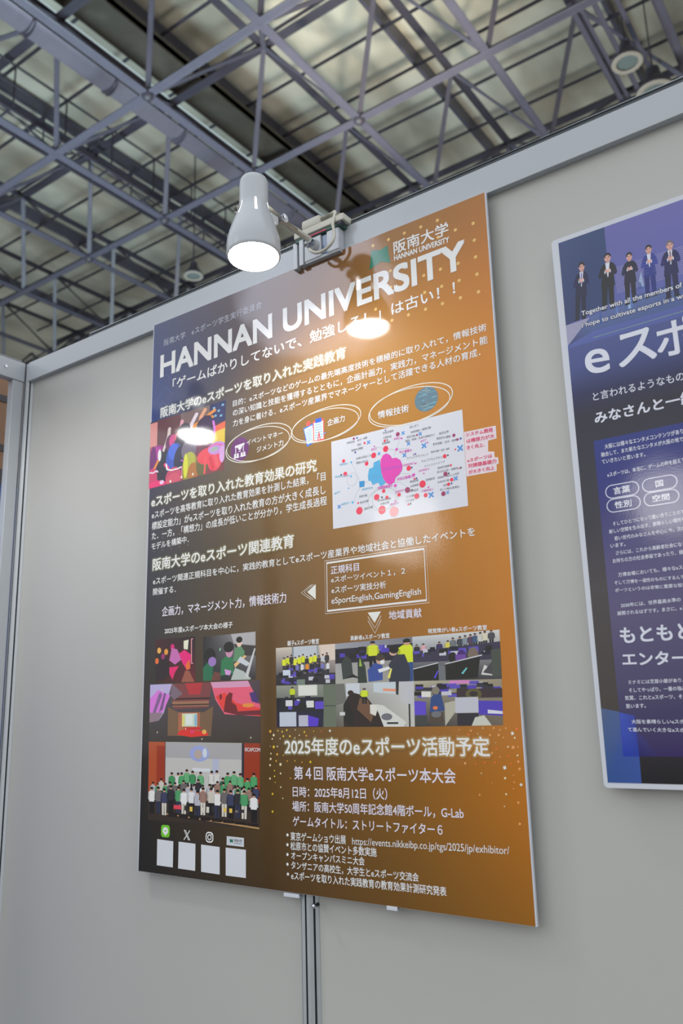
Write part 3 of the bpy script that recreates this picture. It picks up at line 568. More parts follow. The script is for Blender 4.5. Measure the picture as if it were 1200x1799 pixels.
CHART_DOTS = [[547.7, -394.9, 2.0, 'ma'], [555.1, -395.1, 1.47, 'bl'], [571.3, -408.4, 2.0, 'rd'], [580.0, -408.9, 2.93, 'bx'], [550.2, -422.1, 1.6, 'bl'], [592.1, -419.4, 1.33, 'mg'], [590.0, -435.9, 4.53, 'rd'], [601.6, -434.9, 2.4, 'bx'], [523.2, -433.2, 2.93, 'rd'], [540.5, -439.2, 1.73, 'cy'], [574.1, -448.4, 3.33, 'rd'], [526.0, -458.9, 3.73, 'rd'], [516.9, -458.8, 1.6, 'dk'], [539.0, -465.7, 1.73, 'cy'], [532.7, -487.1, 1.33, 'cy'], [510.2, -518.4, 2.93, 'bx'], [540.4, -515.3, 2.0, 'cy'], [552.6, -518.5, 1.6, 'rd'], [554.8, -533.2, 6.0, 'rd'], [603.1, -539.7, 6.67, 'rd'], [627.8, -546.7, 8.0, 'sa'], [593.0, -514.6, 4.93, 'rd'], [608.2, -505.8, 3.07, 'rd'], [603.9, -516.5, 1.6, 'dk'], [614.5, -519.0, 3.07, 'rd'], [639.7, -518.0, 3.07, 'rd'], [657.1, -512.7, 4.53, 'ma'], [632.8, -500.2, 2.67, 'mg'], [631.1, -528.1, 1.33, 'mg'], [617.3, -394.2, 1.2, 'bl'], [614.8, -413.4, 2.13, 'rd'], [620.1, -413.2, 1.2, 'dk'], [616.0, -429.1, 4.8, 'rd'], [642.7, -407.3, 3.47, 'ma'], [653.7, -407.6, 2.67, 'bx'], [650.1, -416.7, 1.6, 'mg'], [638.9, -434.8, 2.4, 'mg'], [664.0, -428.9, 2.4, 'bx'], [654.4, -448.7, 2.93, 'bx'], [661.8, -474.1, 4.0, 'rd'], [657.2, -538.4, 1.33, 'rd'], [681.7, -417.3, 1.65, 'ma'], [688.2, -416.6, 2.7, 'bx'], [663.6, -429.4, 2.55, 'bx'], [701.6, -435.5, 1.35, 'mg'], [694.5, -439.6, 3.75, 'bx'], [654.2, -448.7, 3.0, 'bx'], [672.9, -451.4, 1.05, 'ma'], [676.7, -451.0, 1.35, 'bl'], [753.3, -433.6, 2.55, 'ma'], [759.7, -442.4, 1.95, 'ma'], [765.7, -442.1, 1.65, 'bl'], [754.6, -459.0, 1.35, 'rd'], [763.6, -458.8, 4.2, 'bx'], [733.6, -466.8, 3.15, 'rd'], [739.7, -466.2, 1.35, 'dk'], [676.2, -468.3, 1.35, 'mg'], [668.1, -474.1, 1.35, 'bl'], [744.2, -484.9, 1.65, 'rd'], [762.5, -492.9, 1.5, 'dk'], [758.7, -493.3, 1.05, 'rd'], [691.1, -489.4, 1.2, 'mg'], [733.0, -498.1, 3.45, 'ma'], [739.2, -498.1, 1.35, 'dk'], [671.1, -487.9, 2.55, 'mg'], [672.4, -495.4, 1.65, 'rd'], [676.4, -495.0, 1.35, 'bl'], [687.6, -507.4, 5.4, 'rd'], [744.1, -510.2, 2.85, 'rd'], [751.8, -509.4, 3.0, 'bx'], [737.7, -517.0, 2.55, 'rd'], [743.2, -516.5, 1.35, 'bl'], [698.8, -515.2, 1.35, 'mg'], [692.6, -528.2, 3.3, 'rd'], [703.1, -529.5, 3.9, 'bx'], [674.9, -526.9, 4.2, 'rd'], [726.9, -531.5, 3.6, 'ma'], [735.1, -530.7, 2.1, 'bx'], [657.5, -538.4, 1.65, 'rd'], [661.8, -537.9, 1.35, 'dk'], [666.2, -514.2, 1.35, 'dk']]
HEART = [[603.8, -455.8], [605.1, -446.1], [610.3, -439.3], [617.6, -437.9], [624.6, -442.2], [629.1, -449.5], [637.0, -449.7], [645.4, -455.6], [649.5, -466.2], [648.3, -474.3], [642.4, -481.5], [634.4, -485.5], [631.6, -493.4], [625.1, -496.3], [618.0, -495.0], [612.7, -489.9], [608.2, -482.0], [604.8, -468.7]]
GEAR = [[602.7, -446.3], [603.6, -460.0], [605.4, -474.5], [608.2, -483.4], [613.4, -491.4], [601.9, -497.0], [597.5, -487.8], [585.1, -490.5], [582.2, -482.8], [576.5, -481.1], [576.1, -471.7], [579.1, -459.5], [588.2, -457.7], [589.4, -449.3], [598.5, -447.6]]
SQUARE = [[556.7, -478.8], [568.3, -479.6], [567.5, -490.1], [556.6, -489.8]]
CHART_LINES = [[[542.1, -442.1], [558.4, -478.4]], [[568.2, -483.1], [575.6, -482.3]], [[558.7, -490.6], [548.2, -500.9], [544.3, -515.9]], [[632.4, -445.9], [638.9, -434.8], [645.8, -417.6]], [[592.4, -420.5], [638.8, -436.0]], [[647.9, -481.1], [663.3, -484.8]], [[628.4, -493.5], [644.0, -497.0], [657.4, -507.7]], [[632.8, -500.5], [631.1, -527.8]], [[609.3, -493.5], [592.9, -498.9], [583.4, -511.3], [584.3, -526.9], [595.9, -538.5]], [[638.9, -434.8], [664.3, -437.8]]]

# ------------------------------------------------------------------ the hall: floor, roof lining
b = bmesh.new(); box(b, -45, 25, -25, 50, -0.1, 0.0)
struct(link('floor', b, M_FLOOR))
ROOF_Z = 17.2
b = bmesh.new(); box(b, -45, 12, 3.0, 50, ROOF_Z, ROOF_Z + 0.25)
struct(link('ceiling', b, M_ROOF))

# ------------------------------------------------------------------ booth walls
def post_mesh(bm_, x, y, z0, z1, R=0.020, mi_slot=1):
    """eight-sided exhibition upright with a slot in every facet"""
    pts = []
    for k in range(8):
        a = math.radians(45 * k); n = Vector((math.cos(a), math.sin(a))); t = Vector((-n.y, n.x)); w = R * math.tan(math.radians(22.5))
        pts += [(n * R - t * w, 0), (n * R - t * 0.0018, 0), (n * (R - 0.006) - t * 0.0016, 1), (n * (R - 0.006) + t * 0.0016, 1), (n * R + t * 0.0018, 0)]
    lo = [bm_.verts.new((x + p.x, y + p.y, z0)) for p, _ in pts]; hi = [bm_.verts.new((x + p.x, y + p.y, z1)) for p, _ in pts]
    N = len(pts)
    for i in range(N):
        j = (i + 1) % N
        f = bm_.faces.new((lo[i], lo[j], hi[j], hi[i])); f.material_index = mi_slot if i % 5 in (1, 2, 3) else 0
    bm_.faces.new(list(reversed(lo))); bm_.faces.new(hi)
    return bm_
ZT, ZB = TOP + 0.0518, TOP - 0.0018
XC, XP, SP = -0.5205, 0.4085, 0.945
wall_posts = [XC, XP, XP + SP]
for i, x in enumerate(wall_posts):
    b = bmesh.new(); post_mesh(b, x, 0.029, 0.0, TOP + 0.050)
    o = tag(link('wall_upright', b, [M_ALU if i else M_BEAM, M_GROOVE]), ['grey slotted aluminium upright at the inside corner, left edge of the photo', 'slotted aluminium upright running down from under the orange poster', 'slotted aluminium upright hidden past the right edge of the navy poster'][i], 'post')
for i in range(2):
    x0, x1 = wall_posts[i] + 0.016, wall_posts[i + 1] - 0.016
    b = bmesh.new(); box(b, x0, x1, 0.022, 0.026, 0.03, ZB + 0.01)
    struct(link(['wall_back', 'wall_back.001'][i], b, M_WALL))
b = bmesh.new(); box(b, wall_posts[2] + 0.016, wall_posts[2] + 0.93, 0.022, 0.026, 0.03, ZB + 0.01); struct(link('wall_back', b, M_WALL))
# top rail of the long wall: white fascia, slot, grey cap
def rail(name, x0, x1, lab):
    r = thing(name, ((x0 + x1) / 2, 0.0, ZB), lab, 'rail')
    ox = r.location.x
    b = bmesh.new(); box(b, x0 - ox, x1 - ox, 0.008, 0.046, 0.0, ZT - ZB, bev=0.0008)
    link('fascia', b, M_BEAM, r)
    return r
xs_r = [XC + 0.012, XP, XP + SP]
labs = ['white top rail of the back wall from the corner to behind the arm spotlight', 'white top rail of the back wall running right from the spotlight over the navy poster']
for i in range(2):
    r = rail('top_rail', xs_r[i] + 0.0004, xs_r[i + 1] - 0.0004, labs[i])
    ox = r.location.x
    cx0 = xs_r[i] + (0.25 if i == 0 else 0.0); cx1 = xs_r[i + 1] - 0.001
    b = bmesh.new(); box(b, cx0 - ox, cx1 - ox, 0.0100, 0.036, ZT - ZB - 0.001, ZT - ZB + 0.0055); link('slot_strip', b, M_GROOVE, r)
    b = bmesh.new(); tube(b, [(cx0 - ox, 0.0165, ZT - ZB + 0.0100), (cx1 - ox, 0.0165, ZT - ZB + 0.0100)], 0.0055, 14)
    link('cap_bar', b, M_ALU, r, smooth=True, label='round grey aluminium bar')
    if i == 0:
        pass
# side wall: open frame, upright at the corner plus a rail coming towards the viewer
r = thing('side_rail', (XC, -0.5, ZB), 'white side rail with a small hex screw, top left corner of the booth', 'rail')
b = bmesh.new(); box(b, -0.026, 0.0, -0.49, 0.506, 0.0, ZT - ZB, bev=0.0008); link('fascia', b, M_BEAM, r)
b = bmesh.new(); tube(b, [(-0.012, -0.49, ZT - ZB + 0.005), (-0.012, 0.50, ZT - ZB + 0.005)], 0.0045, 14); link('cap_bar', b, M_ALU, r, smooth=True)
b = bmesh.new(); tube(b, [(-0.002, 0.449, 0.0275), (0.0025, 0.449, 0.0275)], 0.0040, 6); link('hex_screw', b, M_CHROME, r, label='small bluish hex screw')
b = bmesh.new(); box(b, -0.024, -0.0025, 0.474, 0.505, -(ZB - 0.02), 0.0, bev=0.0015); link('frame_stile', b, M_BEAM, r)
b = bmesh.new(); post_mesh(b, XC, -1.012, 0.0, TOP + 0.050)
tag(link('wall_upright', b, [M_ALU, M_GROOVE]), 'slotted aluminium upright at the near end of the side rail, out past the left edge', 'post')

# neighbour's brown banner seen through the open side
nb = thing('brown_banner', (-0.72, 0.0, 0.0), 'brown banner with dark bands and a blue foot, seen past the left upright', 'banner')
P = bmesh.new(); box(P, -0.012, 0.0, -0.60, 0.55, TOP - 0.235, TOP + 0.092); link('cloth_panel', P, mat('brown_banner_cloth', (150, 116, 92), 0.7, noise=0.12, nscale=5), nb)
P = bmesh.new(); box(P, -0.011, 0.003, -0.60, 0.55, TOP + 0.010, TOP + 0.030); link('dark_band', P, mat('dark_grey_band', (72, 68, 74), 0.6), nb)
P = bmesh.new(); box(P, -0.011, 0.003, -0.60, 0.55, TOP - 0.138, TOP - 0.118); link('dark_band', P, bpy.data.materials['dark_grey_band'], nb)
P = bmesh.new(); box(P, -0.011, 0.003, -0.60, 0.55, TOP - 0.235, TOP - 0.190); link('dark_band', P, bpy.data.materials['dark_grey_band'], nb)
P = bmesh.new(); box(P, -0.012, 0.0, -0.60, 0.55, 0.02, TOP - 0.2355); link('foot_panel', P, mat('blue_banner_foot', (62, 92, 160), 0.6, noise=0.1, nscale=8), nb, label='blue lower part')
for y_ in (-0.57, 0.52):
    P = bmesh.new(); tube(P, [(-0.026, y_, 0.0), (-0.026, y_, TOP + 0.09)], 0.012, 10); link('pole', P, M_STEEL_D, nb)

# ------------------------------------------------------------------ the orange and navy poster
poster = thing('hanging_poster', (0, 0, TOP), 'large glossy poster fading from navy to orange, headed HANNAN UNIVERSITY', 'poster')
OUT = SHAPES['outline']
def board(name, parent, out, ex, depth, y0=0.00015, r=0.0, label=None):
    b = bmesh.new()
    (ax, az), (bx, bz), (cx, cz), (dx, dz) = out
    q = [(ax - ex, az + .3), (bx + ex, bz + .3), (cx + ex, cz - .3), (dx - ex, dz - .3)]
    lo = [b.verts.new((x / 1000, y0, z / 1000)) for x, z in q]; hi = [b.verts.new((x / 1000, y0 + depth, z / 1000)) for x, z in q]
    b.faces.new(lo); b.faces.new(list(reversed(hi)))
    for i in range(4):
        j = (i + 1) % 4; b.faces.new((lo[j], lo[i], hi[i], hi[j]))
    bmesh.ops.recalc_face_normals(b, faces=b.faces)
    return link(name, b, M_BOARD, parent, label=label)
board('backing_board', poster, OUT, 2.2, 0.0055, label='white foam board edge')
GRAD = [(0.00, [(66, 74, 110), (88, 78, 88), (110, 86, 72), (142, 100, 54), (160, 104, 38)]),
        (0.12, [(54, 68, 120), (74, 70, 86), (124, 94, 68), (166, 114, 52), (182, 114, 32)]),
        (0.22, [(52, 66, 118), (84, 76, 78), (142, 108, 66), (176, 124, 54), (190, 122, 34)]),
        (0.35, [(64, 62, 76), (92, 80, 66), (140, 106, 60), (174, 122, 50), (190, 122, 34)]),
        (0.50, [(58, 60, 68), (82, 72, 60), (120, 92, 58), (156, 108, 50), (188, 122, 34)]),
        (0.68, [(56, 54, 54), (80, 68, 54), (106, 80, 52), (144, 98, 44), (184, 116, 34)]),
        (0.85, [(54, 52, 51), (74, 62, 50), (100, 76, 46), (130, 92, 42), (178, 112, 34)]),
        (1.00, [(47, 47, 48), (62, 55, 48), (88, 68, 42), (112, 82, 36), (146, 98, 30)])]
def grad(u, t):
    u = min(1, max(0, u)); t = min(1, max(0, t))
    for (ta, ra), (tb, rb) in zip(GRAD, GRAD[1:]):
        if t <= tb + 1e-9:
            f = (t - ta) / (tb - ta); i = min(3, int(u * 4)); g = u * 4 - i
            return tuple((1-f) * ((1-g)*ra[i][k] + g*ra[i+1][k]) + f * ((1-g)*rb[i][k] + g*rb[i+1][k]) for k in range(3))
def poster_background():
    nu, nt = 20, 28
    o = Picture(OUT, 0)
    for i in range(nu):
        for j in range(nt):
            b0 = len(o.P.v); cs = []
            for u, t in ((i/nu, 1-(j+1)/nt), ((i+1)/nu, 1-(j+1)/nt), ((i+1)/nu, 1-j/nt), (i/nu, 1-j/nt)):
                q = o.at(u, t); o.P.v.append((q.x/1000, 0.0, q.y/1000)); cs.append(ink(grad(u, 1 - t)))
            o.P.f.append([b0, b0+1, b0+2, b0+3]); o.P.c.append(cs)
    return o.build('printed_background', poster)
poster_background()
def bgc(x, z): return grad(x / 841, -z / 1189)
CN = {'ye': (240, 190, 60), 'go': (228, 168, 70), 'cr': (226, 212, 170), 'or': (222, 116, 62), 'wh': (214, 214, 206), 'pe': (226, 156, 100),
      'rd': (232, 60, 84), 'ma': (150, 62, 100), 'bl': (70, 78, 160), 'bx': (82, 140, 205), 'mg': (206, 84, 176), 'cy': (80, 170, 214), 'dk': (70, 72, 84), 'sa': (240, 150, 155)}
# dots and faint ornaments
P = Print(1)
for x, z in SHAPES['dotgrid']: P.ell(x, z, 3.3, 3.3, (216, 178, 104), 14)
P.build('gold_dots', poster)
P = Print(1)
for cx, cz, s in ((38, -130, 20), (38, -162, 26), (30, -196, 24), (60, -205, 20)):
    for k in (1.0, 0.55): P.line([(cx - s*k, cz - s*k*.9), (cx, cz), (cx + s*k, cz - s*k*.9)], 1.0, (84, 98, 150))
P.build('chevron_ornament', poster)
P = Print(1)
for i in range(5):
    for j in range(5):
        x, z = 14 + i * 26, -455 - j * 27
        c = bgc(x, z); P.ell(x, z, 2.2, 2.2, tuple(v + 26 for v in c), 10)
P.build('faint_dots', poster)
P = Print(3)
random.seed(4)
for x, z, r_, c in CONFETTI:
    a = random.uniform(0, 1.5)
    rr = r_ * 0.95
    if rr > 1.5: P.poly([(x + rr * math.cos(a + k * math.pi / 2), z + rr * math.sin(a + k * math.pi / 2)) for k in range(4)], CN[c])
    else: P.ell(x, z, rr, rr, CN[c], 8)
P.build('confetti', poster)
# university emblem
P = Print(2); L = SHAPES['logo']
P.poly([L[0], L[1], L[2], L[3], L[4], L[5], L[6], L[7]], (36, 122, 98)); P.build('university_emblem', poster, label='green flag-shaped emblem')
# hand-drawn double ellipses
def ring(P, cx, cz, rx, rz, w, col, rot=0.0, n=72):
    P.line([(cx + rx*math.cos(t)*math.cos(rot) - rz*math.sin(t)*math.sin(rot), cz + rx*math.cos(t)*math.sin(rot) + rz*math.sin(t)*math.cos(rot)) for t in [2*math.pi*k/n for k in range(n)]], w, col, closed=True)
for k in ('e1', 'e2', 'e3'):
    l, r_, t_, b_ = SHAPES[k]
    cx, cz, rx, rz = (l[0] + r_[0]) / 2, (t_[1] + b_[1]) / 2, (r_[0] - l[0]) / 2, (t_[1] - b_[1]) / 2
    P = Print(3); ring(P, cx, cz, rx, rz * .98, 1.7, (228, 216, 206), 0.035); ring(P, cx - 1.5, cz - 1.5, rx * .955, rz * .93, 1.5, (228, 216, 206), -0.045)
    P.build('ellipse_outline', poster)
# purple round icon with a small event sign
(px_, pz_), (pr_, _), (_, pt_) = SHAPES['purple']
P = Print(2); P.ell(px_, pz_, 25, 26, (112, 66, 118), 32)
c = (226, 216, 232)
P.poly([(px_-13, pz_+10), (px_+13, pz_+12), (px_+13, pz_+7), (px_-13, pz_+5)], c); P.poly([(px_-7, pz_+6), (px_+8, pz_+7), (px_+3, pz_-1), (px_-2, pz_-1)], c)
P.line([(px_-11, pz_+5), (px_-11, pz_-8)], 2, c); P.line([(px_+10, pz_+6), (px_+10, pz_-6)], 2, c)
P.poly([(px_-3, pz_-3), (px_+3, pz_-3), (px_+3, pz_-5), (px_-3, pz_-5)], c)
for s in (-1, 1):
    for k in (-1, 1):
        P.ell(px_ + s*9 + k*3.6, pz_ - 10, 3.0, 3.2, c, 12); P.poly([(px_+s*9+k*3.6-3.8, pz_-17), (px_+s*9+k*3.6+3.8, pz_-17), (px_+s*9+k*3.6+3, pz_-12.5), (px_+s*9+k*3.6-3, pz_-12.5)], c)
P.build('event_icon', poster)
# clipboards
a, _, c2_, d_, e_ = SHAPES['clips']
P = Print(2)
P.poly([(430, -346), (462, -340), (470, -385), (441, -392)], (70, 120, 210)); P.poly([(433, -349), (460, -344), (466, -381), (443, -387)], (206, 222, 232))
P.ell(447, -338, 8, 6, (236, 96, 84)); P.poly([(462, -336), (498, -336), (498, -386), (462, -386)], (236, 96, 90)); P.poly([(465, -340), (495, -340), (495, -382), (465, -382)], (206, 226, 236))
P.poly([(470, -332), (490, -332), (490, -342), (470, -342)], (60, 100, 205))
for k in range(6): P.poly([(468, -346 - k*6), (492, -346 - k*6), (492, -347.4 - k*6), (468, -347.4 - k*6)], (110, 160, 200)); P.poly([(439, -354 - k*5), (458, -351 - k*5), (458, -352.2 - k*5), (439, -355.2 - k*5)], (110, 150, 200))
P.poly([(476, -382), (481, -360), (486, -382), (484, -386), (481, -372), (478, -386)], (220, 80, 80)); P.poly([(494, -370), (503, -368), (503, -371), (494, -373)], (110, 140, 210))
P.v = [(0.430 + (x_ - 0.430) * 0.74, y_, -0.3625 + (z_ + 0.3625) * 0.86) for x_, y_, z_ in P.v]
P.build('clipboard_icon', poster)
# round technology picture
gx, gz = SHAPES['globe'][0]
P = Print(2); P.ell(gx, gz, 23.5, 22.5, (96, 124, 138), 32)
random.seed(9)
for k in range(34):
    z = gz + random.uniform(-20, 20); h = math.sqrt(max(0, 22**2 - (z - gz)**2)); x0 = gx + random.uniform(-h, h * .6); x1 = min(gx + h, x0 + random.uniform(3, 18))
    P.poly([(x0, z), (x1, z), (x1, z + random.uniform(.5, 1.6)), (x0, z + .6)], random.choice([(120, 190, 205), (70, 92, 110), (150, 176, 180), (86, 100, 118), (140, 132, 120)]))
P.build('technology_icon', poster)

# photo of players seen from behind
Q = Picture(SHAPES['students_photo'], 2)
Q.bg((60, 50, 62), (46, 50, 92), (120, 60, 60), (190, 60, 110))
Q.rect(.0, .62, .11, .98, (206, 140, 136)); Q.rect(.0, .35, .10, .62, (170, 96, 110)); Q.rect(.10, .6, .42, 1, (96, 60, 66)); Q.rect(.42, .62, .8, 1, (120, 100, 98))
Q.poly([(.80, .98), (1, 1), (1, .70), (.80, .74)], (40, 52, 96))
for u, t in ((.84, .92), (.9, .86), (.95, .93), (.86, .8), (.93, .78)): Q.rect(u, t, u + .03, t + .03, (120, 170, 200))
Q.poly([(.86, .66), (1, .70), (1, .38), (.84, .36)], (235, 190, 80)); Q.poly([(.86, .66), (1, .70), (1, .60), (.87, .58)], (232, 100, 70))
Q.poly([(.56, .78), (.84, .84), (.86, .80), (.60, .70)], (236, 140, 60))
def blob(u, t, ru, rt, col, rot=0.0, n=22):
    Q.poly([(u + ru*math.cos(a)*math.cos(rot) - rt*math.sin(a)*math.sin(rot), t + ru*math.cos(a)*math.sin(rot) + rt*math.sin(a)*math.cos(rot)) for a in [2*math.pi*k/n for k in range(n)]], col)
def limb(pts, w, col):
    for (ua, ta), (ub, tb) in zip(pts, pts[1:]):
        d = Vector((ub-ua, tb-ta)); nn = Vector((-d.y, d.x)).normalized() * w
        Q.poly([(ua+nn.x, ta+nn.y), (ua-nn.x, ta-nn.y), (ub-nn.x, tb-nn.y), (ub+nn.x, tb+nn.y)], col)
    for u, t in pts: blob(u, t, w, w*1.1, col, n=12)
blob(.12, .36, .13, .26, (140, 50, 130)); blob(.10, .46, .08, .14, (170, 60, 150)); blob(.05, .40, .05, .22, (110, 44, 110)); blob(.22, .26, .12, .30, (52, 40, 62))
limb([(.20, .52), (.26, .70), (.27, .82)], .022, (206, 190, 186)); limb([(.28, .60), (.24, .48), (.20, .34)], .04, (46, 38, 58)); blob(.29, .60, .07, .13, (96, 44, 84)); blob(.32, .62, .05, .10, (200, 70, 130))
limb([(.36, .60), (.42, .76), (.44, .88)], .022, (226, 160, 176)); blob(.40, .62, .06, .12, (206, 96, 110)); blob(.38, .50, .06, .14, (90, 50, 80))
limb([(.56, .62), (.57, .80), (.63, .92)], .024, (236, 206, 216)); limb([(.68, .72), (.69, .86), (.74, .95)], .024, (236, 160, 130)); limb([(.60, .74), (.72, .82), (.86, .90)], .022, (240, 140, 66))
blob(.47, .60, .11, .20, (56, 52, 66)); blob(.47, .72, .09, .12, (64, 60, 74)); blob(.74, .66, .12, .19, (60, 50, 76)); blob(.76, .76, .08, .10, (72, 58, 86)); limb([(.85, .74), (.87, .62), (.85, .50)], .014, (206, 120, 206))
blob(.35, .34, .12, .24, (60, 86, 176)); blob(.33, .46, .07, .12, (74, 104, 206)); blob(.43, .30, .09, .22, (46, 46, 70)); blob(.54, .42, .10, .16, (110, 100, 118)); blob(.14, .46, .024, .09, (220, 226, 236))
limb([(.06, .26), (.12, .38)], .016, (240, 134, 60)); limb([(.44, .30), (.50, .26)], .008, (180, 90, 200)); limb([(.22, .30), (.26, .24)], .02, (226, 60, 130))
blob(.04, .12, .075, .17, (196, 66, 106)); blob(.34, .08, .11, .15, (188, 74, 104)); blob(.34, .02, .10, .12, (200, 84, 106))
limb([(.235, .30), (.25, .22), (.31, .19), (.40, .19), (.44, .20)], .010, (232, 226, 240)); limb([(0, .24), (.05, .22), (.10, .24), (.12, .22)], .010, (226, 206, 230)); limb([(.45, .20), (.46, .04)], .008, (230, 110, 200))
blob(.56, .14, .11, .24, (146, 130, 66)); blob(.55, .24, .08, .15, (170, 170, 70)); blob(.50, .20, .03, .18, (206, 206, 62)); blob(.60, .08, .07, .14, (170, 110, 60))
blob(.72, .16, .08, .18, (100, 96, 60)); blob(.80, .26, .15, .12, (232, 70, 84)); blob(.88, .16, .09, .14, (226, 70, 90)); limb([(.76, .24), (.75, .02)], .012, (236, 84, 90)); limb([(.82, .22), (.86, .06)], .022, (206, 56, 70)); limb([(.88, .24), (.92, .08)], .018, (240, 90, 96))
blob(.90, .34, .11, .09, (190, 140, 206)); blob(.97, .24, .035, .13, (206, 160, 210)); blob(.87, .33, .05, .035, (160, 170, 168)); limb([(.80, .38), (.90, .40), (.97, .36)], .008, (226, 96, 150))
blob(.10, .02, .14, .07, (226, 60, 116)); blob(.18, .05, .03, .03, (240, 190, 220)); blob(.30, .03, .012, .02, (240, 220, 210)); blob(.45, .05, .012, .02, (236, 210, 190)); blob(.60, .05, .012, .02, (236, 210, 190))
Q.build('players_photo', poster, label='colourful stage photo of seated players')

# competency chart
P = Print(2); CH = SHAPES['chart']; P.poly(CH, (205, 206, 214)); P.poly(SHAPES['comment'], (216, 202, 208))
card_o = P.build('chart_card', poster)
P = Print(3)
for l in CHART_LINES: P.line(l, 0.7, (168, 172, 178))
ring(P, 541, -472, 11, 12, 0.9, (176, 180, 186)); ring(P, 605, -520, 31, 20, .8, (176, 186, 182))
P.poly(GEAR, (86, 164, 208)); P.poly(HEART, (212, 72, 168)); P.poly(SQUARE, (60, 140, 196)); P.build('chart_shapes', card_o)
P = Print(4)
for x, z, r_, c in CHART_DOTS:
    r_ *= 1.18
    if c == 'bx':
        for s in (-1, 1): P.line([(x - r_*.95, z - s*r_*.95), (x + r_*.95, z + s*r_*.95)], r_ * .62, CN[c])
    else: P.ell(x, z, r_, r_, CN[c], 14)
P.build('chart_dots', card_o)

# subject box and arrows
q = [Vector(p) for p in SHAPES['box_outer']]
P = Print(3); P.line(q, 0.9, (226, 216, 210), closed=True)
cen = sum(q, Vector((0, 0))) / 4
P.line([p + (Vector((math.copysign(4.6, cen.x - p.x), math.copysign(4.6, cen.y - p.y)))) for p in q], 3.6, (226, 218, 216), closed=True)
P.build('subject_box', poster)
P = Print(3); L = SHAPES['arrow_left']; c = (228, 220, 214)
P.poly(L, c)
for k in (1, 2): P.line([(L[0][0] - 5*k, L[0][1] - 0*k), (L[1][0] - 7*k, L[1][1]), (L[2][0] - 5*k, L[2][1])], 1.0, c)
P.build('left_arrow', poster)
P = Print(3); L = SHAPES['arrow_down']; P.poly(L, c)
for k in (1, 2): P.line([(L[0][0] - 0*k, L[0][1] - 7*k), (L[2][0], L[2][1] - 9*k), (L[1][0], L[1][1] - 7*k)], 1.0, c)
P.build('down_arrow', poster)
P = Print(3)
for x, z in SHAPES['bullets']: P.ell(x, z, 2.6, 2.6, (226, 222, 220), 12)
P.build('bullet_dots', poster)

# tournament photos
Q = Picture(SHAPES['players_red'], 2); Q.bg((74, 44, 50), (50, 44, 52), (110, 50, 56), (60, 40, 46))
Q.poly([(0, .1), (0, .62), (.18, .72), (.34, .5), (.40, .2), (.2, .05)], (54, 48, 52))
for u, t, c in ((.1, .74, (240, 170, 90)), (.28, .70, (240, 150, 70)), (.04, .5, (236, 110, 60)), (.44, .8, (206, 50, 120)), (.2, .6, (150, 60, 110))): Q.ell(u, t, .05, .07, c)
Q.poly([(.36, .5), (.42, .78), (.56, .74), (.66, .5), (.5, .4)], (190, 110, 170)); Q.poly([(.60, .64), (.74, .72), (.90, .6), (.88, .3), (.80, .26), (.68, .44)], (236, 50, 120)); Q.poly([(.76, .38), (.86, .5), (.88, .3), (.80, .26)], (240, 110, 60))
Q.poly([(.36, .34), (.60, .36), (.50, .22), (.44, .06), (.36, .2)], (236, 50, 110)); Q.poly([(.72, .92), (.84, .94), (.82, .72), (.72, .74)], (220, 220, 196)); Q.rect(.90, .4, .95, .96, (232, 150, 150)); Q.rect(.92, .42, .95, .94, (60, 46, 60)); Q.poly([(.66, 0), (.76, .26), (.86, .24), (.98, 0)], (150, 90, 76))
Q.build('dark_stage_photo', poster)
Q = Picture(SHAPES['players_green'], 2); Q.bg((54, 50, 54), (180, 178, 178), (60, 56, 60), (46, 56, 56))
Q.poly([(.54, 1), (1, 1), (1, .72), (.60, .78)], (170, 168, 170)); Q.poly([(.6, .78), (1, .70), (1, .5), (.7, .5)], (70, 66, 66))
Q.poly([(0, 0), (0, .3), (.12, .44), (.20, .3), (.18, 0)], (52, 110, 82)); Q.ell(.13, .56, .12, .17, (44, 38, 46)); Q.ell(.18, .42, .08, .11, (150, 120, 180))
Q.poly([(.34, .1), (.36, .44), (.48, .56), (.58, .46), (.60, .14)], (60, 120, 84)); Q.ell(.51, .62, .07, .13, (196, 140, 170)); Q.ell(.5, .72, .10, .12, (40, 36, 42)); Q.poly([(.42, .24), (.55, .20), (.52, .1), (.44, .12)], (206, 150, 206))
Q.poly([(.58, .4), (.62, .68), (.72, .74), (.80, .60), (.78, .4)], (96, 140, 104)); Q.ell(.70, .79, .05, .09, (220, 190, 172)); Q.ell(.70, .86, .06, .07, (46, 42, 46))
Q.poly([(.54, 0), (.62, .26), (.78, .18), (.92, .02), (.9, 0)], (176, 184, 180)); Q.poly([(.80, .06), (.98, .66), (1, .64), (.86, .04)], (196, 196, 196)); Q.poly([(.62, .26), (.84, .5), (.80, .52), (.60, .34)], (220, 180, 130)); Q.poly([(.66, .4), (.84, .28), (.9, .34), (.72, .5)], (196, 200, 206))
Q.poly([(.16, 0), (.22, .2), (.34, .16), (.34, 0)], (110, 72, 66)); Q.poly([(.32, .66), (.335, .72), (.35, .71), (.335, .64)], (150, 210, 170))
Q.build('green_shirts_photo', poster)
Q = Picture(SHAPES['stage'], 2); Q.bg((90, 84, 96), (84, 72, 80), (70, 62, 56), (66, 62, 60))
Q.poly([(.2, 1), (.58, 1), (.56, .58), (.24, .56)], (124, 70, 72)); Q.poly([(.34, 1), (.5, 1), (.48, .8), (.38, .8)], (176, 60, 66)); Q.rect(.24, .72, .57, .745, (40, 30, 34)); Q.poly([(.22, 1), (.32, .82), (.24, .72), (.2, .8)], (120, 104, 116))
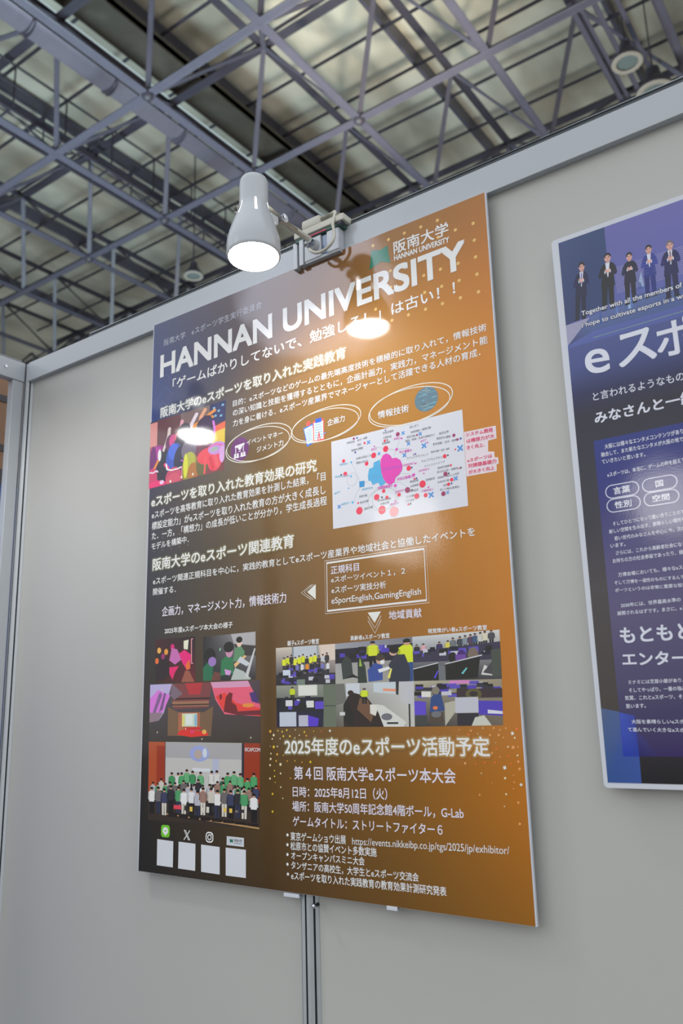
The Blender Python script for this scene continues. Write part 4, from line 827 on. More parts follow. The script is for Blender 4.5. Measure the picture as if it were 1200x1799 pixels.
Q.rect(.22, .60, .56, .69, (150, 110, 88)); Q.rect(.21, .62, .56, .64, (60, 42, 40)); Q.poly([(.18, .6), (.28, .50), (.52, .5), (.60, .6), (.58, .1), (.18, .1)], (118, 92, 72)); Q.rect(.28, .16, .48, .5, (168, 104, 78)); Q.rect(.315, .26, .455, .48, (196, 210, 190)); Q.rect(.35, .29, .41, .46, (214, 224, 214))
Q.rect(.318, .27, .34, .46, (214, 206, 110)); Q.rect(.43, .27, .452, .46, (130, 176, 206))
Q.poly([(0, 1), (.215, 1), (.14, .5), (.09, .36), (0, .33)], (178, 168, 206)); Q.poly([(0, .5), (0, .75), (.08, .9), (.20, .8), (.13, .5)], (206, 120, 206)); Q.poly([(.03, .5), (.09, .84), (.11, .86), (.12, .8), (.06, .5)], (130, 96, 140)); Q.poly([(.09, .5), (.14, .84), (.16, .84), (.13, .56)], (120, 88, 130)); Q.poly([(0, .5), (.13, .5), (.09, .36), (0, .33)], (140, 120, 130))
Q.poly([(.575, 1), (.9, 1), (1, .6), (1, .42), (.7, .46), (.62, .7)], (232, 96, 120)); Q.poly([(.575, 1), (.9, 1), (.92, .9), (.60, .9)], (206, 150, 180)); Q.poly([(.62, .76), (.70, .82), (.80, .64), (1, .55), (1, .42), (.74, .48), (.68, .54)], (226, 70, 66))
Q.poly([(.69, .5), (.71, .74), (.74, .82), (.77, .80), (.76, .66), (.80, .6), (.82, .44)], (112, 40, 52)); Q.ell(.665, .75, .012, .05, (120, 44, 56)); Q.ell(.9, .60, .05, .035, (240, 140, 70)); Q.poly([(.91, .8), (.96, .82), (.99, .62), (.93, .66)], (80, 60, 116)); Q.poly([(.78, .5), (1, .52), (1, .44), (.8, .44)], (110, 50, 60))
Q.poly([(.27, .12), (.30, .2), (.54, .18), (.56, .11), (.4, .08)], (214, 56, 52)); Q.poly([(.34, .2), (.48, .2), (.5, .25), (.33, .24)], (196, 50, 56)); Q.ell(.52, .17, .02, .04, (240, 170, 90)); Q.ell(.41, .17, .02, .03, (236, 60, 110))
for u, t in ((.08, .16), (.5, .05), (.92, .08), (.35, .22), (.12, .9)): Q.ell(u, t, .006, .014, (230, 200, 170), 6)
Q.build('auditorium_photo', poster, label='theatre hall with red screens')
Q = Picture(SHAPES['group'], 2); Q.bg((176, 80, 50), (150, 60, 44), (60, 52, 50), (120, 86, 60))
Q.rect(.0, .3, .16, 1, (172, 84, 56)); Q.rect(.16, .4, .165, 1, (70, 56, 60)); Q.rect(.165, .35, .85, 1, (186, 184, 180)); Q.rect(.165, .8, .85, .995, (164, 162, 164)); Q.rect(.85, .3, .87, 1, (60, 56, 64)); Q.rect(.87, .3, 1, 1, (150, 64, 46)); Q.rect(.08, .4, .16, .95, (150, 64, 48))
Q.ell(.48, .86, .09, .10, (150, 160, 206), 20); Q.ell(.47, .85, .035, .06, (176, 160, 150)); Q.ell(.53, .87, .02, .06, (196, 206, 216)); Q.rect(.42, .64, .58, .68, (206, 208, 214)); Q.poly([(.6, .8), (.66, .8), (.64, .5), (.6, .5)], (174, 178, 200))
Q.rect(0, 0, 1, .30, (66, 58, 54))
random.seed(21)
tones = [(216, 214, 212), (50, 48, 52), (60, 118, 84), (196, 190, 178), (54, 60, 90), (224, 222, 220), (120, 78, 70), (70, 130, 90)]
for k in range(17):
    u = .12 + k * .052 + random.uniform(-.012, .012)
    if .2 < u < .98 and not (.50 < u < .56): Q.person(u, .30 + random.uniform(-.03, .07), .058, .30, random.choice([(84, 156, 104), (70, 140, 92), (60, 96, 78), (104, 168, 120), (206, 204, 200)]), (44, 44, 48))
front = [(220, 218, 216), (60, 58, 64), (214, 214, 216), (196, 190, 180), (70, 72, 96), (232, 230, 228), (150, 120, 110), (110, 104, 104), (84, 150, 104), (176, 176, 186)]
for k in range(22): Q.person(.04 + k * .044 + random.uniform(-.012, .012), .22 + random.uniform(-.03, .05), .054, .28, random.choice(front), (52, 50, 54))
for k in range(16): Q.person(.045 + k * .060 + random.uniform(-.010, .010), .07 + random.uniform(0, .05), .066, .34, front[(k * 7) % 10], [(48, 46, 50), (206, 200, 190), (60, 64, 84)][(k * 5) % 3])
for k in range(12): Q.rect(.3 + k * .05, .14 + random.uniform(0, .04), .325 + k * .05, .20 + random.uniform(0, .03), random.choice([(226, 186, 90), (60, 58, 62), (206, 200, 190), (120, 110, 100)]))
Q.rect(.25, .16, .32, .21, (214, 76, 90)); Q.poly([(.18, .10), (.18, .085), (1, -.0), (1, .02)], (176, 140, 96))
for k in range(8): Q.rect(.2 + k*.1, .06 - k*.004, .285 + k*.1, .115 - k*.008, (52, 42, 40))
Q.build('group_photo', poster, label='rows of people before a screen')

# classroom photos
def desks(Q, n, t0, t1, s):
    random.seed(s)
    for k in range(n):
        u = random.uniform(0, .92); t = random.uniform(t0, t1)
        Q.rect(u, t, u + random.uniform(.05, .12), t + random.uniform(.05, .12), random.choice([(46, 42, 60), (84, 70, 170), (36, 36, 42), (96, 84, 180), (60, 60, 68), (190, 190, 200)]))
Q = Picture(SHAPES['cls0'], 2); Q.bg((200, 190, 176), (206, 192, 176), (90, 84, 90), (56, 54, 66))
Q.rect(.3, .55, .72, 1, (184, 190, 196)); Q.rect(.28, .5, .31, 1, (130, 136, 140)); Q.rect(.7, .5, .73, 1, (150, 154, 156)); Q.rect(.76, .6, 1, 1, (212, 196, 182))
for k in range(12): Q.person(.14 + k*.066, .34 + (k % 3)*.03, .07, .40, [(214, 220, 60), (206, 214, 50), (60, 58, 62), (218, 222, 70)][k % 4] if k < 9 else [(196, 196, 200), (70, 66, 70)][k % 2], (44, 44, 50))
for k in range(9): Q.person(.2 + k*.085, .22, .06, .36, [(56, 54, 62), (210, 210, 212), (62, 60, 70), (226, 140, 50), (120, 120, 180)][(k * 2) % 5], (44, 44, 56))
Q.rect(0, 0, 1, .28, (58, 56, 62)); desks(Q, 34, .02, .34, 3); Q.rect(.12, .26, .25, .40, (196, 206, 226)); Q.rect(.36, 0, .5, .14, (116, 130, 120))
Q.build('classroom_photo', poster)
Q = Picture(SHAPES['cls1'], 2); Q.bg((150, 152, 160), (120, 120, 130), (150, 146, 132), (170, 168, 160))
Q.rect(0, .5, 1, .86, (52, 50, 58)); desks(Q, 20, .55, .82, 5)
Q.poly([(.1, .1), (.08, .5), (.14, .7), (.22, .55), (.24, .15)], (66, 72, 70)); Q.poly([(.3, .0), (.30, .5), (.34, .66), (.40, .4), (.42, 0)], (58, 66, 62)); Q.poly([(.12, .12), (.24, .22), (.34, .10), (.24, .14)], (40, 40, 42)); Q.poly([(.32, .4), (.33, .62), (.36, .4)], (150, 176, 80))
Q.person(.50, .35, .15, .64, (206, 216, 60), (44, 44, 50)); Q.person(.93, .0, .22, .98, (206, 218, 56), (60, 82, 130))
Q.poly([(.44, .02), (.43, .30), (.52, .46), (.62, .40), (.62, .05)], (66, 84, 150)); Q.ell(.595, .52, .055, .10, (196, 160, 140)); Q.ell(.59, .58, .06, .08, (76, 66, 60)); Q.ell(.62, .47, .03, .05, (220, 220, 220))
Q.poly([(.70, 0), (.70, .4), (.78, .62), (.90, .62), (.96, .3), (.96, 0)], (60, 62, 74)); Q.ell(.76, .68, .05, .08, (196, 160, 140)); Q.ell(.77, .74, .06, .09, (48, 44, 46)); Q.poly([(.58, .22), (.72, .30), (.70, .36), (.56, .3)], (220, 220, 222)); Q.poly([(.68, .1), (.72, .32), (.74, .3), (.71, .08)], (230, 214, 110))
Q.build('classroom_photo', poster)
Q = Picture(SHAPES['cls2'], 2); Q.bg((192, 196, 200), (206, 204, 198), (70, 70, 76), (50, 48, 54))
for k, (u, c) in enumerate([(.05, (58, 56, 60)), (.13, (206, 160, 170)), (.32, (66, 60, 96)), (.42, (206, 196, 90)), (.48, (110, 116, 120)), (.56, (70, 74, 80)), (.62, (130, 140, 150)), (.68, (90, 70, 90)), (.73, (70, 90, 120)), (.79, (196, 196, 190)), (.84, (206, 200, 180)), (.91, (80, 80, 86))]): Q.person(u, .50 + k * .014, .07, .36 if k > 3 else .32, c)
Q.poly([(0, .42), (0, .66), (1, .76), (1, .4)], (66, 62, 80)); desks(Q, 24, .5, .64, 8); Q.ell(.70, .52, .06, .16, (120, 106, 96)); Q.ell(.47, .48, .05, .12, (36, 34, 38)); Q.ell(.57, .52, .05, .12, (72, 50, 110)); Q.rect(.5, .42, .62, .54, (110, 76, 150))
Q.poly([(0, 0), (0, .26), (.30, .38), (.30, .02)], (34, 34, 40)); Q.poly([(.38, .02), (.38, .34), (.78, .5), (.74, .04)], (32, 32, 38)); Q.poly([(0, .26), (0, .28), (.3, .395), (.3, .375)], (200, 200, 204)); Q.poly([(.38, .34), (.38, .36), (.8, .515), (.8, .49)], (196, 196, 200)); Q.poly([(.30, 0), (.3, .34), (.38, .3), (.38, 0)], (110, 112, 116))
Q.poly([(.24, .06), (.29, .22), (.30, .2), (.26, .05)], (90, 80, 210)); Q.poly([(.56, .14), (.62, .26), (.63, .24), (.58, .12)], (110, 190, 190)); Q.poly([(.78, .1), (.82, .3), (.98, .1), (.98, .06)], (206, 204, 200)); Q.poly([(.8, .14), (.94, .44), (.97, .3), (.9, .1)], (76, 74, 80)); Q.poly([(.9, .05), (.9, .6), (1, .62), (1, .05)], (78, 82, 76))
Q.build('classroom_photo', poster)
Q = Picture(SHAPES['cls3'], 2); Q.bg((146, 150, 138), (130, 136, 124), (84, 90, 80), (50, 48, 60))
Q.rect(.38, .74, .70, 1, (206, 208, 196)); Q.rect(.40, .76, .68, .98, (214, 214, 206)); Q.rect(0, .3, .8, .70, (44, 42, 54)); desks(Q, 20, .4, .64, 12); Q.rect(.80, 0, 1, 1, (104, 112, 98)); Q.rect(.78, .48, 1, .5, (70, 76, 70)); Q.poly([(0, 0), (0, .36), (.8, .36), (.78, 0)], (48, 44, 66))
Q.rect(.05, .02, .34, .36, (186, 192, 206)); Q.rect(.38, .02, .54, .28, (180, 180, 196)); Q.poly([(.54, .02), (.54, .28), (.72, .2), (.7, .02)], (90, 66, 190)); Q.person(.28, .62, .10, .34, (190, 206, 50)); Q.rect(.16, .50, .28, .64, (206, 206, 208)); Q.rect(.52, .46, .64, .62, (210, 210, 206)); Q.ell(.44, .5, .07, .10, (36, 34, 42)); Q.rect(.66, .42, .80, .6, (96, 76, 190))
Q.build('classroom_photo', poster)
Q = Picture(SHAPES['cls4'], 2); Q.bg((160, 162, 158), (196, 196, 194), (190, 188, 180), (96, 92, 84))
Q.poly([(0, 1), (.12, 1), (.14, .55), (0, .5)], (110, 110, 104)); Q.rect(.14, .7, .32, 1, (196, 200, 206)); Q.poly([(.5, 1), (.8, 1), (.80, .72), (.5, .78)], (190, 200, 206)); Q.poly([(.62, .86), (.78, .84), (.78, .78), (.62, .80)], (226, 150, 120)); Q.poly([(.78, 1), (.82, 1), (.81, .70), (.78, .72)], (60, 60, 64)); Q.poly([(.84, 1), (1, 1), (1, .42), (.84, .55)], (186, 186, 190))
Q.poly([(.10, 0), (.10, .5), (.2, .8), (.4, .7), (.6, .2), (.62, 0)], (56, 48, 46)); Q.poly([(.1, .1), (.1, .5), (.16, .6), (.24, .3), (.22, 0)], (44, 42, 44)); Q.poly([(.28, .4), (.32, .66), (.42, .62), (.5, .3), (.46, .1)], (112, 84, 66)); Q.poly([(.45, .5), (.56, .5), (.52, .24), (.45, .3)], (216, 212, 204))
Q.poly([(.52, .5), (.62, .48), (.9, .1), (.86, 0), (.62, 0)], (206, 206, 200)); Q.ell(.66, .22, .07, .08, (110, 112, 118)); Q.rect(.66, .06, .8, .1, (50, 50, 54)); Q.person(.38, .52, .10, .36, (200, 216, 60)); Q.ell(.2, .78, .04, .06, (60, 50, 46)); Q.rect(.05, .26, .12, .34, (200, 200, 200)); Q.rect(.93, .0, .95, .5, (60, 60, 60))
Q.build('classroom_photo', poster)
Q = Picture(SHAPES['cls5'], 2); Q.bg((176, 170, 150), (150, 140, 120), (110, 100, 90), (60, 58, 60))
Q.rect(.42, .92, .66, .99, (206, 130, 190)); desks(Q, 40, .62, .84, 15); Q.rect(.5, .6, 1, .80, (66, 56, 60)); desks(Q, 10, .8, .9, 16); Q.ell(.69, .68, .09, .13, (96, 90, 60)); Q.ell(.69, .69, .05, .06, (60, 56, 56))
Q.poly([(0, .25), (0, .56), (.14, .54), (.14, .25)], (96, 76, 190)); Q.rect(.09, .64, .20, .76, (214, 212, 206)); Q.poly([(.18, .3), (.20, .62), (.26, .74), (.32, .7), (.36, .34)], (58, 78, 128)); Q.ell(.26, .78, .045, .09, (132, 124, 110)); Q.poly([(.18, .08), (.18, .3), (.34, .3), (.34, .08)], (84, 74, 66)); Q.ell(.26, .26, .06, .07, (110, 112, 116)); Q.ell(.25, .40, .03, .04, (230, 120, 70))
Q.poly([(.36, .0), (.48, .3), (.48, .55), (.36, .5)], (176, 172, 156)); Q.rect(.48, .28, .74, .62, (186, 186, 196)); Q.poly([(.5, 0), (.5, .27), (.74, .27), (.72, 0)], (56, 54, 60)); Q.poly([(.74, .24), (.74, .54), (1, .52), (1, .2)], (84, 70, 176)); Q.poly([(.66, 0), (.7, .18), (.8, .22), (.88, 0)], (196, 196, 184)); Q.poly([(.84, .26), (1, .24), (1, .3), (.84, .34)], (210, 210, 220)); Q.poly([(.0, .02), (.0, .24), (.15, .24), (.14, .02)], (70, 72, 72))
Q.build('classroom_photo', poster)

# social icons, label and blank code cards
def rrect(P, quad, r, col, n=5, inset=0.0):
    (x0, z0), (x1, z1) = (min(p[0] for p in quad) + inset, min(p[1] for p in quad) + inset), (max(p[0] for p in quad) - inset, max(p[1] for p in quad) - inset)
    r = min(r, (x1-x0)/2, (z1-z0)/2); pts = []
    for cx, cz, a0 in ((x1-r, z1-r, 0), (x0+r, z1-r, 90), (x0+r, z0+r, 180), (x1-r, z0+r, 270)):
        pts += [(cx + r*math.cos(math.radians(a0 + 90*k/n)), cz + r*math.sin(math.radians(a0 + 90*k/n))) for k in range(n+1)]
    P.poly(pts, col) if col is not None else None
    return pts
P = Print(2); q = SHAPES['line_icon']; rrect(P, q, 5.5, (112, 190, 56)); cx = sum(p[0] for p in q)/4; cz = sum(p[1] for p in q)/4
P.ell(cx, cz + .5, 8, 7, (226, 232, 226), 22); P.poly([(cx-2, cz-5.5), (cx+4, cz-5), (cx-.5, cz-9.5)], (226, 232, 226)); P.poly([(cx-4, cz+1.3), (cx+4, cz+1.3), (cx+4, cz-.6), (cx-4, cz-.6)], (120, 196, 80)); P.build('green_chat_icon', poster)
P = Print(2); q = SHAPES['x_icon']; x0, z1 = q[0]; x1, z0 = q[2]
P.poly([(x0, z1), (x0+5.4, z1), (x1, z0), (x1-5.4, z0)], (222, 222, 226)); P.poly([(x0+2.6, z1-1.4), (x0+4.4, z1-1.4), (x1-2.6, z0+1.4), (x1-4.4, z0+1.4)], (62, 58, 58)); P.line([(x1-1, z1), (x0+9.5, z0+9.6)], 1.8, (222, 222, 226)); P.line([(x0+7.4, z0+7.6), (x0+.5, z0)], 1.8, (222, 222, 226)); P.build('cross_letter_icon', poster)
P = Print(2); q = SHAPES['camera_icon']; pts = rrect(P, q, 6, None, inset=1.2); P.line(pts, 2.4, (224, 222, 222), closed=True); cx = sum(p[0] for p in q)/4; cz = sum(p[1] for p in q)/4; ring(P, cx, cz, 4.4, 4.4, 2.0, (224, 222, 222), n=24); P.ell(cx+5.6, cz+5.4, 1.4, 1.4, (224, 222, 222)); P.build('camera_icon', poster)
P = Print(2); q = SHAPES['uni_label']; P.poly(q, (196, 200, 206)); x0, z1 = q[0]; P.poly([(x0+8, z1-4), (x0+12, z1-5.2), (x0+15.5, z1-4), (x0+16, z1-11), (x0+12, z1-9.6), (x0+8, z1-11.4)], (40, 110, 90)); P.build('university_label', poster)
for k in range(4):
    P = Print(2); P.poly(SHAPES['card%d' % k], (206, 208, 214)); P.build('white_card', poster)

INKS = {'w': (228, 222, 220), 'w2': (186, 188, 202), 'w3': (216, 210, 226), 'pk': (214, 70, 110), 'vi': (150, 90, 190), 'mg': (206, 84, 176), 'gy': (104, 140, 180), 'dk': (110, 112, 120), 'cy': (110, 176, 206)}
write([r_ for r_ in HANNAN_TEXT if r_[0] not in ('chart_text', 'comment_text')], poster, INKS, 6, M_PRINT, backdrop=bgc)
write([r_ for r_ in HANNAN_TEXT if r_[0] in ('chart_text', 'comment_text')], card_o, INKS, 6, M_PRINT)
q = SHAPES['uni_label']; x0, z1 = q[0]
write([('label_text', '阪南大学', x0 + 19, z1 - 8.2, x0 + 38, z1 - 8.6, 4.6, 'dk', .01, 0), ('label_text', 'HANNAN UNIVERSITY', x0 + 19, z1 - 11.6, x0 + 38, z1 - 12, 1.8, 'dk', 0, 0)], poster, INKS, 6, M_PRINT)

# ------------------------------------------------------------------ navy poster on the right
B2X0, B2X1 = 952.8, 1568.0
p2 = thing('framed_poster', (0, 0, TOP), 'navy poster on a white rounded board, photo of men in suits at the top', 'poster')
b = bmesh.new()
def rbox(bm_, x0, x1, z0, z1, y0, y1, r):
    pts = rrect(Print(0), [(x0, z0), (x1, z1)], r, None)
    lo = [bm_.verts.new((x/1000, y0, z/1000)) for x, z in pts]; hi = [bm_.verts.new((x/1000, y1, z/1000)) for x, z in pts]
    bm_.faces.new(lo); bm_.faces.new(list(reversed(hi)))
    for i in range(len(pts)):
        j = (i+1) % len(pts); bm_.faces.new((lo[j], lo[i], hi[i], hi[j]))
    bmesh.ops.recalc_face_normals(bm_, faces=bm_.faces)
rbox(b, B2X0, B2X1, -998.5, -142.0, 0.0002, 0.0102, 6); link('white_board', b, M_BOARD, p2)
X0 = 962.0; X1 = 1556.0; Z0, Z1 = -991.4, -150.0
def xl(z): return 964.6 - 5.8 * (-150 - z) / 841.0
P = Print(1)
rows_ = [(-150, (70, 76, 120)), (-331, (78, 86, 136)), (-370, (70, 80, 130)), (-415, (48, 50, 84)), (-450, (44, 42, 58)), (-620, (58, 56, 66)), (-720, (76, 72, 74)), (-880, (74, 68, 66)), (-960, (52, 50, 54)), (-991.4, (48, 47, 50))]
for (za, ca), (zb, cb) in zip(rows_, rows_[1:]): P.poly([(xl(zb), zb), (X1, zb), (X1, za), (xl(za), za)], [cb, cb, ca, ca])
P.build('printed_background', p2, M_PRINT2)
P = Print(2)
s0, s1, s2, s3, s4, s5 = SHAPES['stage2']
P.poly([(xl(-335), -335), (X1, -335), (X1, -150), (xl(-150), -150)], [(84, 96, 156), (74, 84, 150), (116, 108, 176), (100, 100, 158)])
P.poly([(xl(-150), -150), (s1[0], -150), (s1[0] - 2, -278), (s3[0] + 60, -285), (xl(-296), -296)], [(66, 78, 118), (58, 74, 112), (58, 72, 110), (58, 66, 100), (56, 66, 104)])
P.poly([(xl(-296), -296), (s4[0], s4[1]), (s4[0] + 3, -318), (xl(-331), -331)], (150, 148, 176))
P.poly([(xl(-331), -331), (s4[0] + 3, -318), (X1, -318), (X1, -280), (s1[0] + 30, -280), (s4[0], s4[1])], [(66, 70, 110), (80, 94, 140), (70, 96, 150), (66, 90, 146), (70, 88, 140), (90, 104, 150)])
random.seed(5)
for k in range(26):
    x = random.uniform(1010, 1500); z = random.uniform(-322, -268); w = random.uniform(3, 10)
    P.poly([(x, z), (x + w, z), (x + w*.8, z + random.uniform(6, 30)), (x + w*.2, z + 12)], random.choice([(120, 150, 196), (90, 116, 176), (150, 176, 206), (70, 90, 150)]))
for k in range(14):
    z = -225 - k * 3.2
    P.poly([(s1[0] + 8, z), (X1, z), (X1, z - .9), (s1[0] + 8, z - .9)], (146, 140, 176))
P.line([(1005, -329), (X1, -320)], 0.8, (130, 160, 140))
P.build('stage_photo', p2, M_PRINT2)
P = Print(3)
navy = [(40, 42, 72), (28, 30, 50), (34, 36, 62), (54, 62, 130), (34, 40, 84), (36, 40, 78), (44, 46, 80), (36, 40, 74)]
men = [tuple(m_) for m_ in MEN]
dx = men[4][0] - men[3][0]
while men[-1][0] < 1500: men.append((men[-1][0] + dx, men[-1][1], men[-1][2] + dx, men[-1][3], 1.0))
for k, (hx, hz, fx, fz, w) in enumerate(men):
    H = hz - fz; c = navy[k % 8]; sk = (206, 158, 148); W = H * 0.185 * w
    def X(u): return hx + (fx - hx) * u
    def Zz(u): return hz - H * u
    for sgn, cc in ((-1, .84), (1, .92)):
        P.poly([(X(1) + sgn*W*.50, Zz(1)), (X(1) + sgn*W*.14, Zz(1)), (X(.6) + sgn*W*.02, Zz(.58)), (X(.6) + sgn*W*.50, Zz(.56))], tuple(v*cc for v in c))
        P.poly([(X(1) + sgn*W*.58, Zz(1.02)), (X(1) + sgn*W*.10, Zz(1.02)), (X(1) + sgn*W*.14, Zz(.985)), (X(1) + sgn*W*.50, Zz(.985))], (24, 24, 36))
    P.poly([(X(.6) - W*.58, Zz(.62)), (X(.6), Zz(.61)), (X(.6) + W*.58, Zz(.62)), (X(.45) + W*.50, Zz(.44)), (X(.25) + W*.60, Zz(.26)), (X(.21) + W*.44, Zz(.205)), (X(.19) + W*.20, Zz(.18)), (X(.19) - W*.20, Zz(.18)), (X(.21) - W*.44, Zz(.205)), (X(.25) - W*.60, Zz(.26)), (X(.45) - W*.50, Zz(.44))], c)
    P.poly([(X(.19) - W*.19, Zz(.175)), (X(.19) + W*.19, Zz(.175)), (X(.4) + W*.03, Zz(.44)), (X(.4) - W*.03, Zz(.44))], (206, 208, 226) if k != 2 else c)
    if k in (0, 4): P.poly([(X(.2) - W*.05, Zz(.20)), (X(.2) + W*.05, Zz(.20)), (X(.38) + W*.035, Zz(.40)), (X(.38) - W*.035, Zz(.40))], (84, 84, 170) if k == 0 else (120, 80, 90))
    if k == 3:
        for q_ in range(6): P.line([(X(.3) - W*.6, Zz(.24 + q_*.06)), (X(.3) - W*.16, Zz(.25 + q_*.06))], .5, (96, 110, 176)); P.line([(X(.3) + W*.16, Zz(.25 + q_*.06)), (X(.3) + W*.6, Zz(.24 + q_*.06))], .5, (96, 110, 176))
    for sgn in (-1, 1):
        P.poly([(X(.25) + sgn*W*.50, Zz(.225)), (X(.25) + sgn*W*.64, Zz(.27)), (X(.4) + sgn*W*.78, Zz(.39)), (X(.45) + sgn*W*.68, Zz(.435)), (X(.38) + sgn*W*.16, Zz(.36)), (X(.35) + sgn*W*.20, Zz(.315)), (X(.4) + sgn*W*.58, Zz(.375))], tuple(min(255, v*1.18) for v in c))
        P.poly([(X(.36) + sgn*W*.24, Zz(.375)), (X(.36) + sgn*W*.16, Zz(.36)), (X(.35) + sgn*W*.20, Zz(.315)), (X(.35) + sgn*W*.28, Zz(.325))], (206, 208, 226))
        P.ell(X(.33) + sgn*W*.09, Zz(.325), W*.10, H*.042, sk if sgn < 0 else (216, 170, 158), 10, rot=-sgn*.35)
    P.poly([(X(.1) - W*.11, Zz(.185)), (X(.1) + W*.11, Zz(.185)), (X(.1) + W*.12, Zz(.13)), (X(.1) - W*.12, Zz(.13))], (180, 134, 126))
    P.ell(X(.09), Zz(.098), W*.25, H*.078, sk, 20)
    P.poly([(X(.07) + W*.29*math.cos(t), Zz(.068) + H*.068*math.sin(t)) for t in [math.pi*q_/10 for q_ in range(-1, 12)]], (34, 32, 44) if k != 4 else (110, 104, 112))
    P.ell(X(.09), Zz(.088), W*.20, H*.045, sk, 14)
    for sgn in (-1, 1): P.ell(X(.09) + sgn*W*.10, Zz(.090), W*.045, H*.007, (44, 34, 44), 8); P.line([(X(.09) + sgn*W*.16, Zz(.076)), (X(.09) + sgn*W*.04, Zz(.078))], .5, (60, 46, 54)); P.ell(X(.09) + sgn*W*.255, Zz(.10), W*.035, H*.018, (196, 146, 138), 8)
    P.poly([(X(.09) - W*.03, Zz(.118)), (X(.09) + W*.03, Zz(.118)), (X(.09), Zz(.095))], (186, 136, 128))
    P.poly([(X(.09) - W*.09, Zz(.138)), (X(.09) + W*.09, Zz(.138)), (X(.09) + W*.06, Zz(.148)), (X(.09) - W*.06, Zz(.148))], (150, 84, 86))
P.build('suited_men', p2, M_PRINT2, label='row of men in dark suits clapping')
# lower blue block and text panel
P = Print(2); T_ = SHAPES['tri']
P.poly([(xl(T_[0][1]), T_[0][1]), T_[1], T_[2], (T_[3][0], -991.4), (xl(-991.4), -991.4)], [(78, 96, 130), (76, 94, 140), (66, 84, 160), (66, 88, 150), (60, 86, 140)])
P.build('blue_corner_shape', p2, M_PRINT2)
P = Print(3); (ax, az), (_, bz) = SHAPES['panel']; ax = 988.4; bx = 984.2
rows_ = [(az, (46, 58, 124)), (-560, (44, 52, 118)), (-610, (56, 56, 112)), (-680, (84, 80, 120)), (-760, (92, 86, 118)), (-860, (78, 74, 106)), (-900, (66, 62, 96)), (bz, (62, 52, 96))]
for (za, ca), (zb, cb) in zip(rows_, rows_[1:]):
    fa, fb = (za-az)/(bz-az), (zb-az)/(bz-az)
    P.poly([(ax+(bx-ax)*fb, zb), (X1-26, zb), (X1-26, za), (ax+(bx-ax)*fa, za)], [cb, tuple(v*.9 for v in cb), tuple(v*.9 for v in ca), ca])
P.poly([(985, -896), (1006, -901), (1006.5, bz), (984.2, bz)], [(66, 84, 176), (60, 70, 150), (48, 64, 150), (46, 66, 160)])
P.poly([(1006.5, -925), (1016, -930), (1030, bz), (1006.5, bz)], [(60, 60, 120), (62, 56, 104), (60, 54, 100), (50, 46, 96)])
P.build('text_panel', p2, M_PRINT2)
P = Print(4)
for k in range(4):
    l, r_, t_, b_ = SHAPES['pill%d' % k]
    pts = rrect(P, [(l[0], b_[1]), (r_[0], t_[1])], 50, None, n=10); P.line(pts, 1.3, (206, 208, 226), closed=True)
P.build('pill_outline', p2, M_PRINT2)
# katakana continues after the second title letter
su = [r_ for r_ in NAVY_TEXT if r_[1] == 'ス'][0]
w_ = su[4] - su[2]
NAVY_TEXT.append(('title_text', 'ポーツ', su[4] + w_*.06, su[3] - 1, su[4] + w_*3.25, su[3] - 1, su[6] * 1.12, 'w', .02, 0))
INKS2 = dict(INKS); INKS2['w'] = (206, 208, 226)
write(NAVY_TEXT, p2, INKS2, 7, M_PRINT2)

# ------------------------------------------------------------------ fixings under the orange poster
def clip(x, z, w, name, lab, rz=0):
    r = thing(name, (x, 0.0, TOP + z), lab, 'clip')
    b = bmesh.new(); box(b, -w/2, w/2, -0.0015, 0.007, -0.0030, 0.001, bev=0.0006); link('clip_body', b, M_ALU, r)
    b = bmesh.new(); box(b, -w/2, w/2, -0.0022, -0.0007, -0.0026, 0.0035, bev=0.0004); link('clip_lip', b, M_BOARD, r)
    return r
clip(0.386, -1.1930, 0.034, 'metal_clip', 'small flat metal clip at the poster foot, left of the upright')
clip(0.592, -1.1925, 0.020, 'metal_clip', 'small pale clip at the poster foot, right of the upright')
b = bmesh.new(); tube(b, [(0.4345, 0.010, TOP - 1.2050), (0.4345, -0.001, TOP - 1.2050)], [0.0042, 0.0036], 14)
bmesh.ops.create_uvsphere(b, u_segments=14, v_segments=8, radius=0.0038, matrix=Matrix.Translation((0.4345, -0.002, TOP - 1.2050)))
tag(link('round_screw', b, M_CHROME, smooth=True), 'shiny round-headed screw in the upright just under the poster', 'screw')

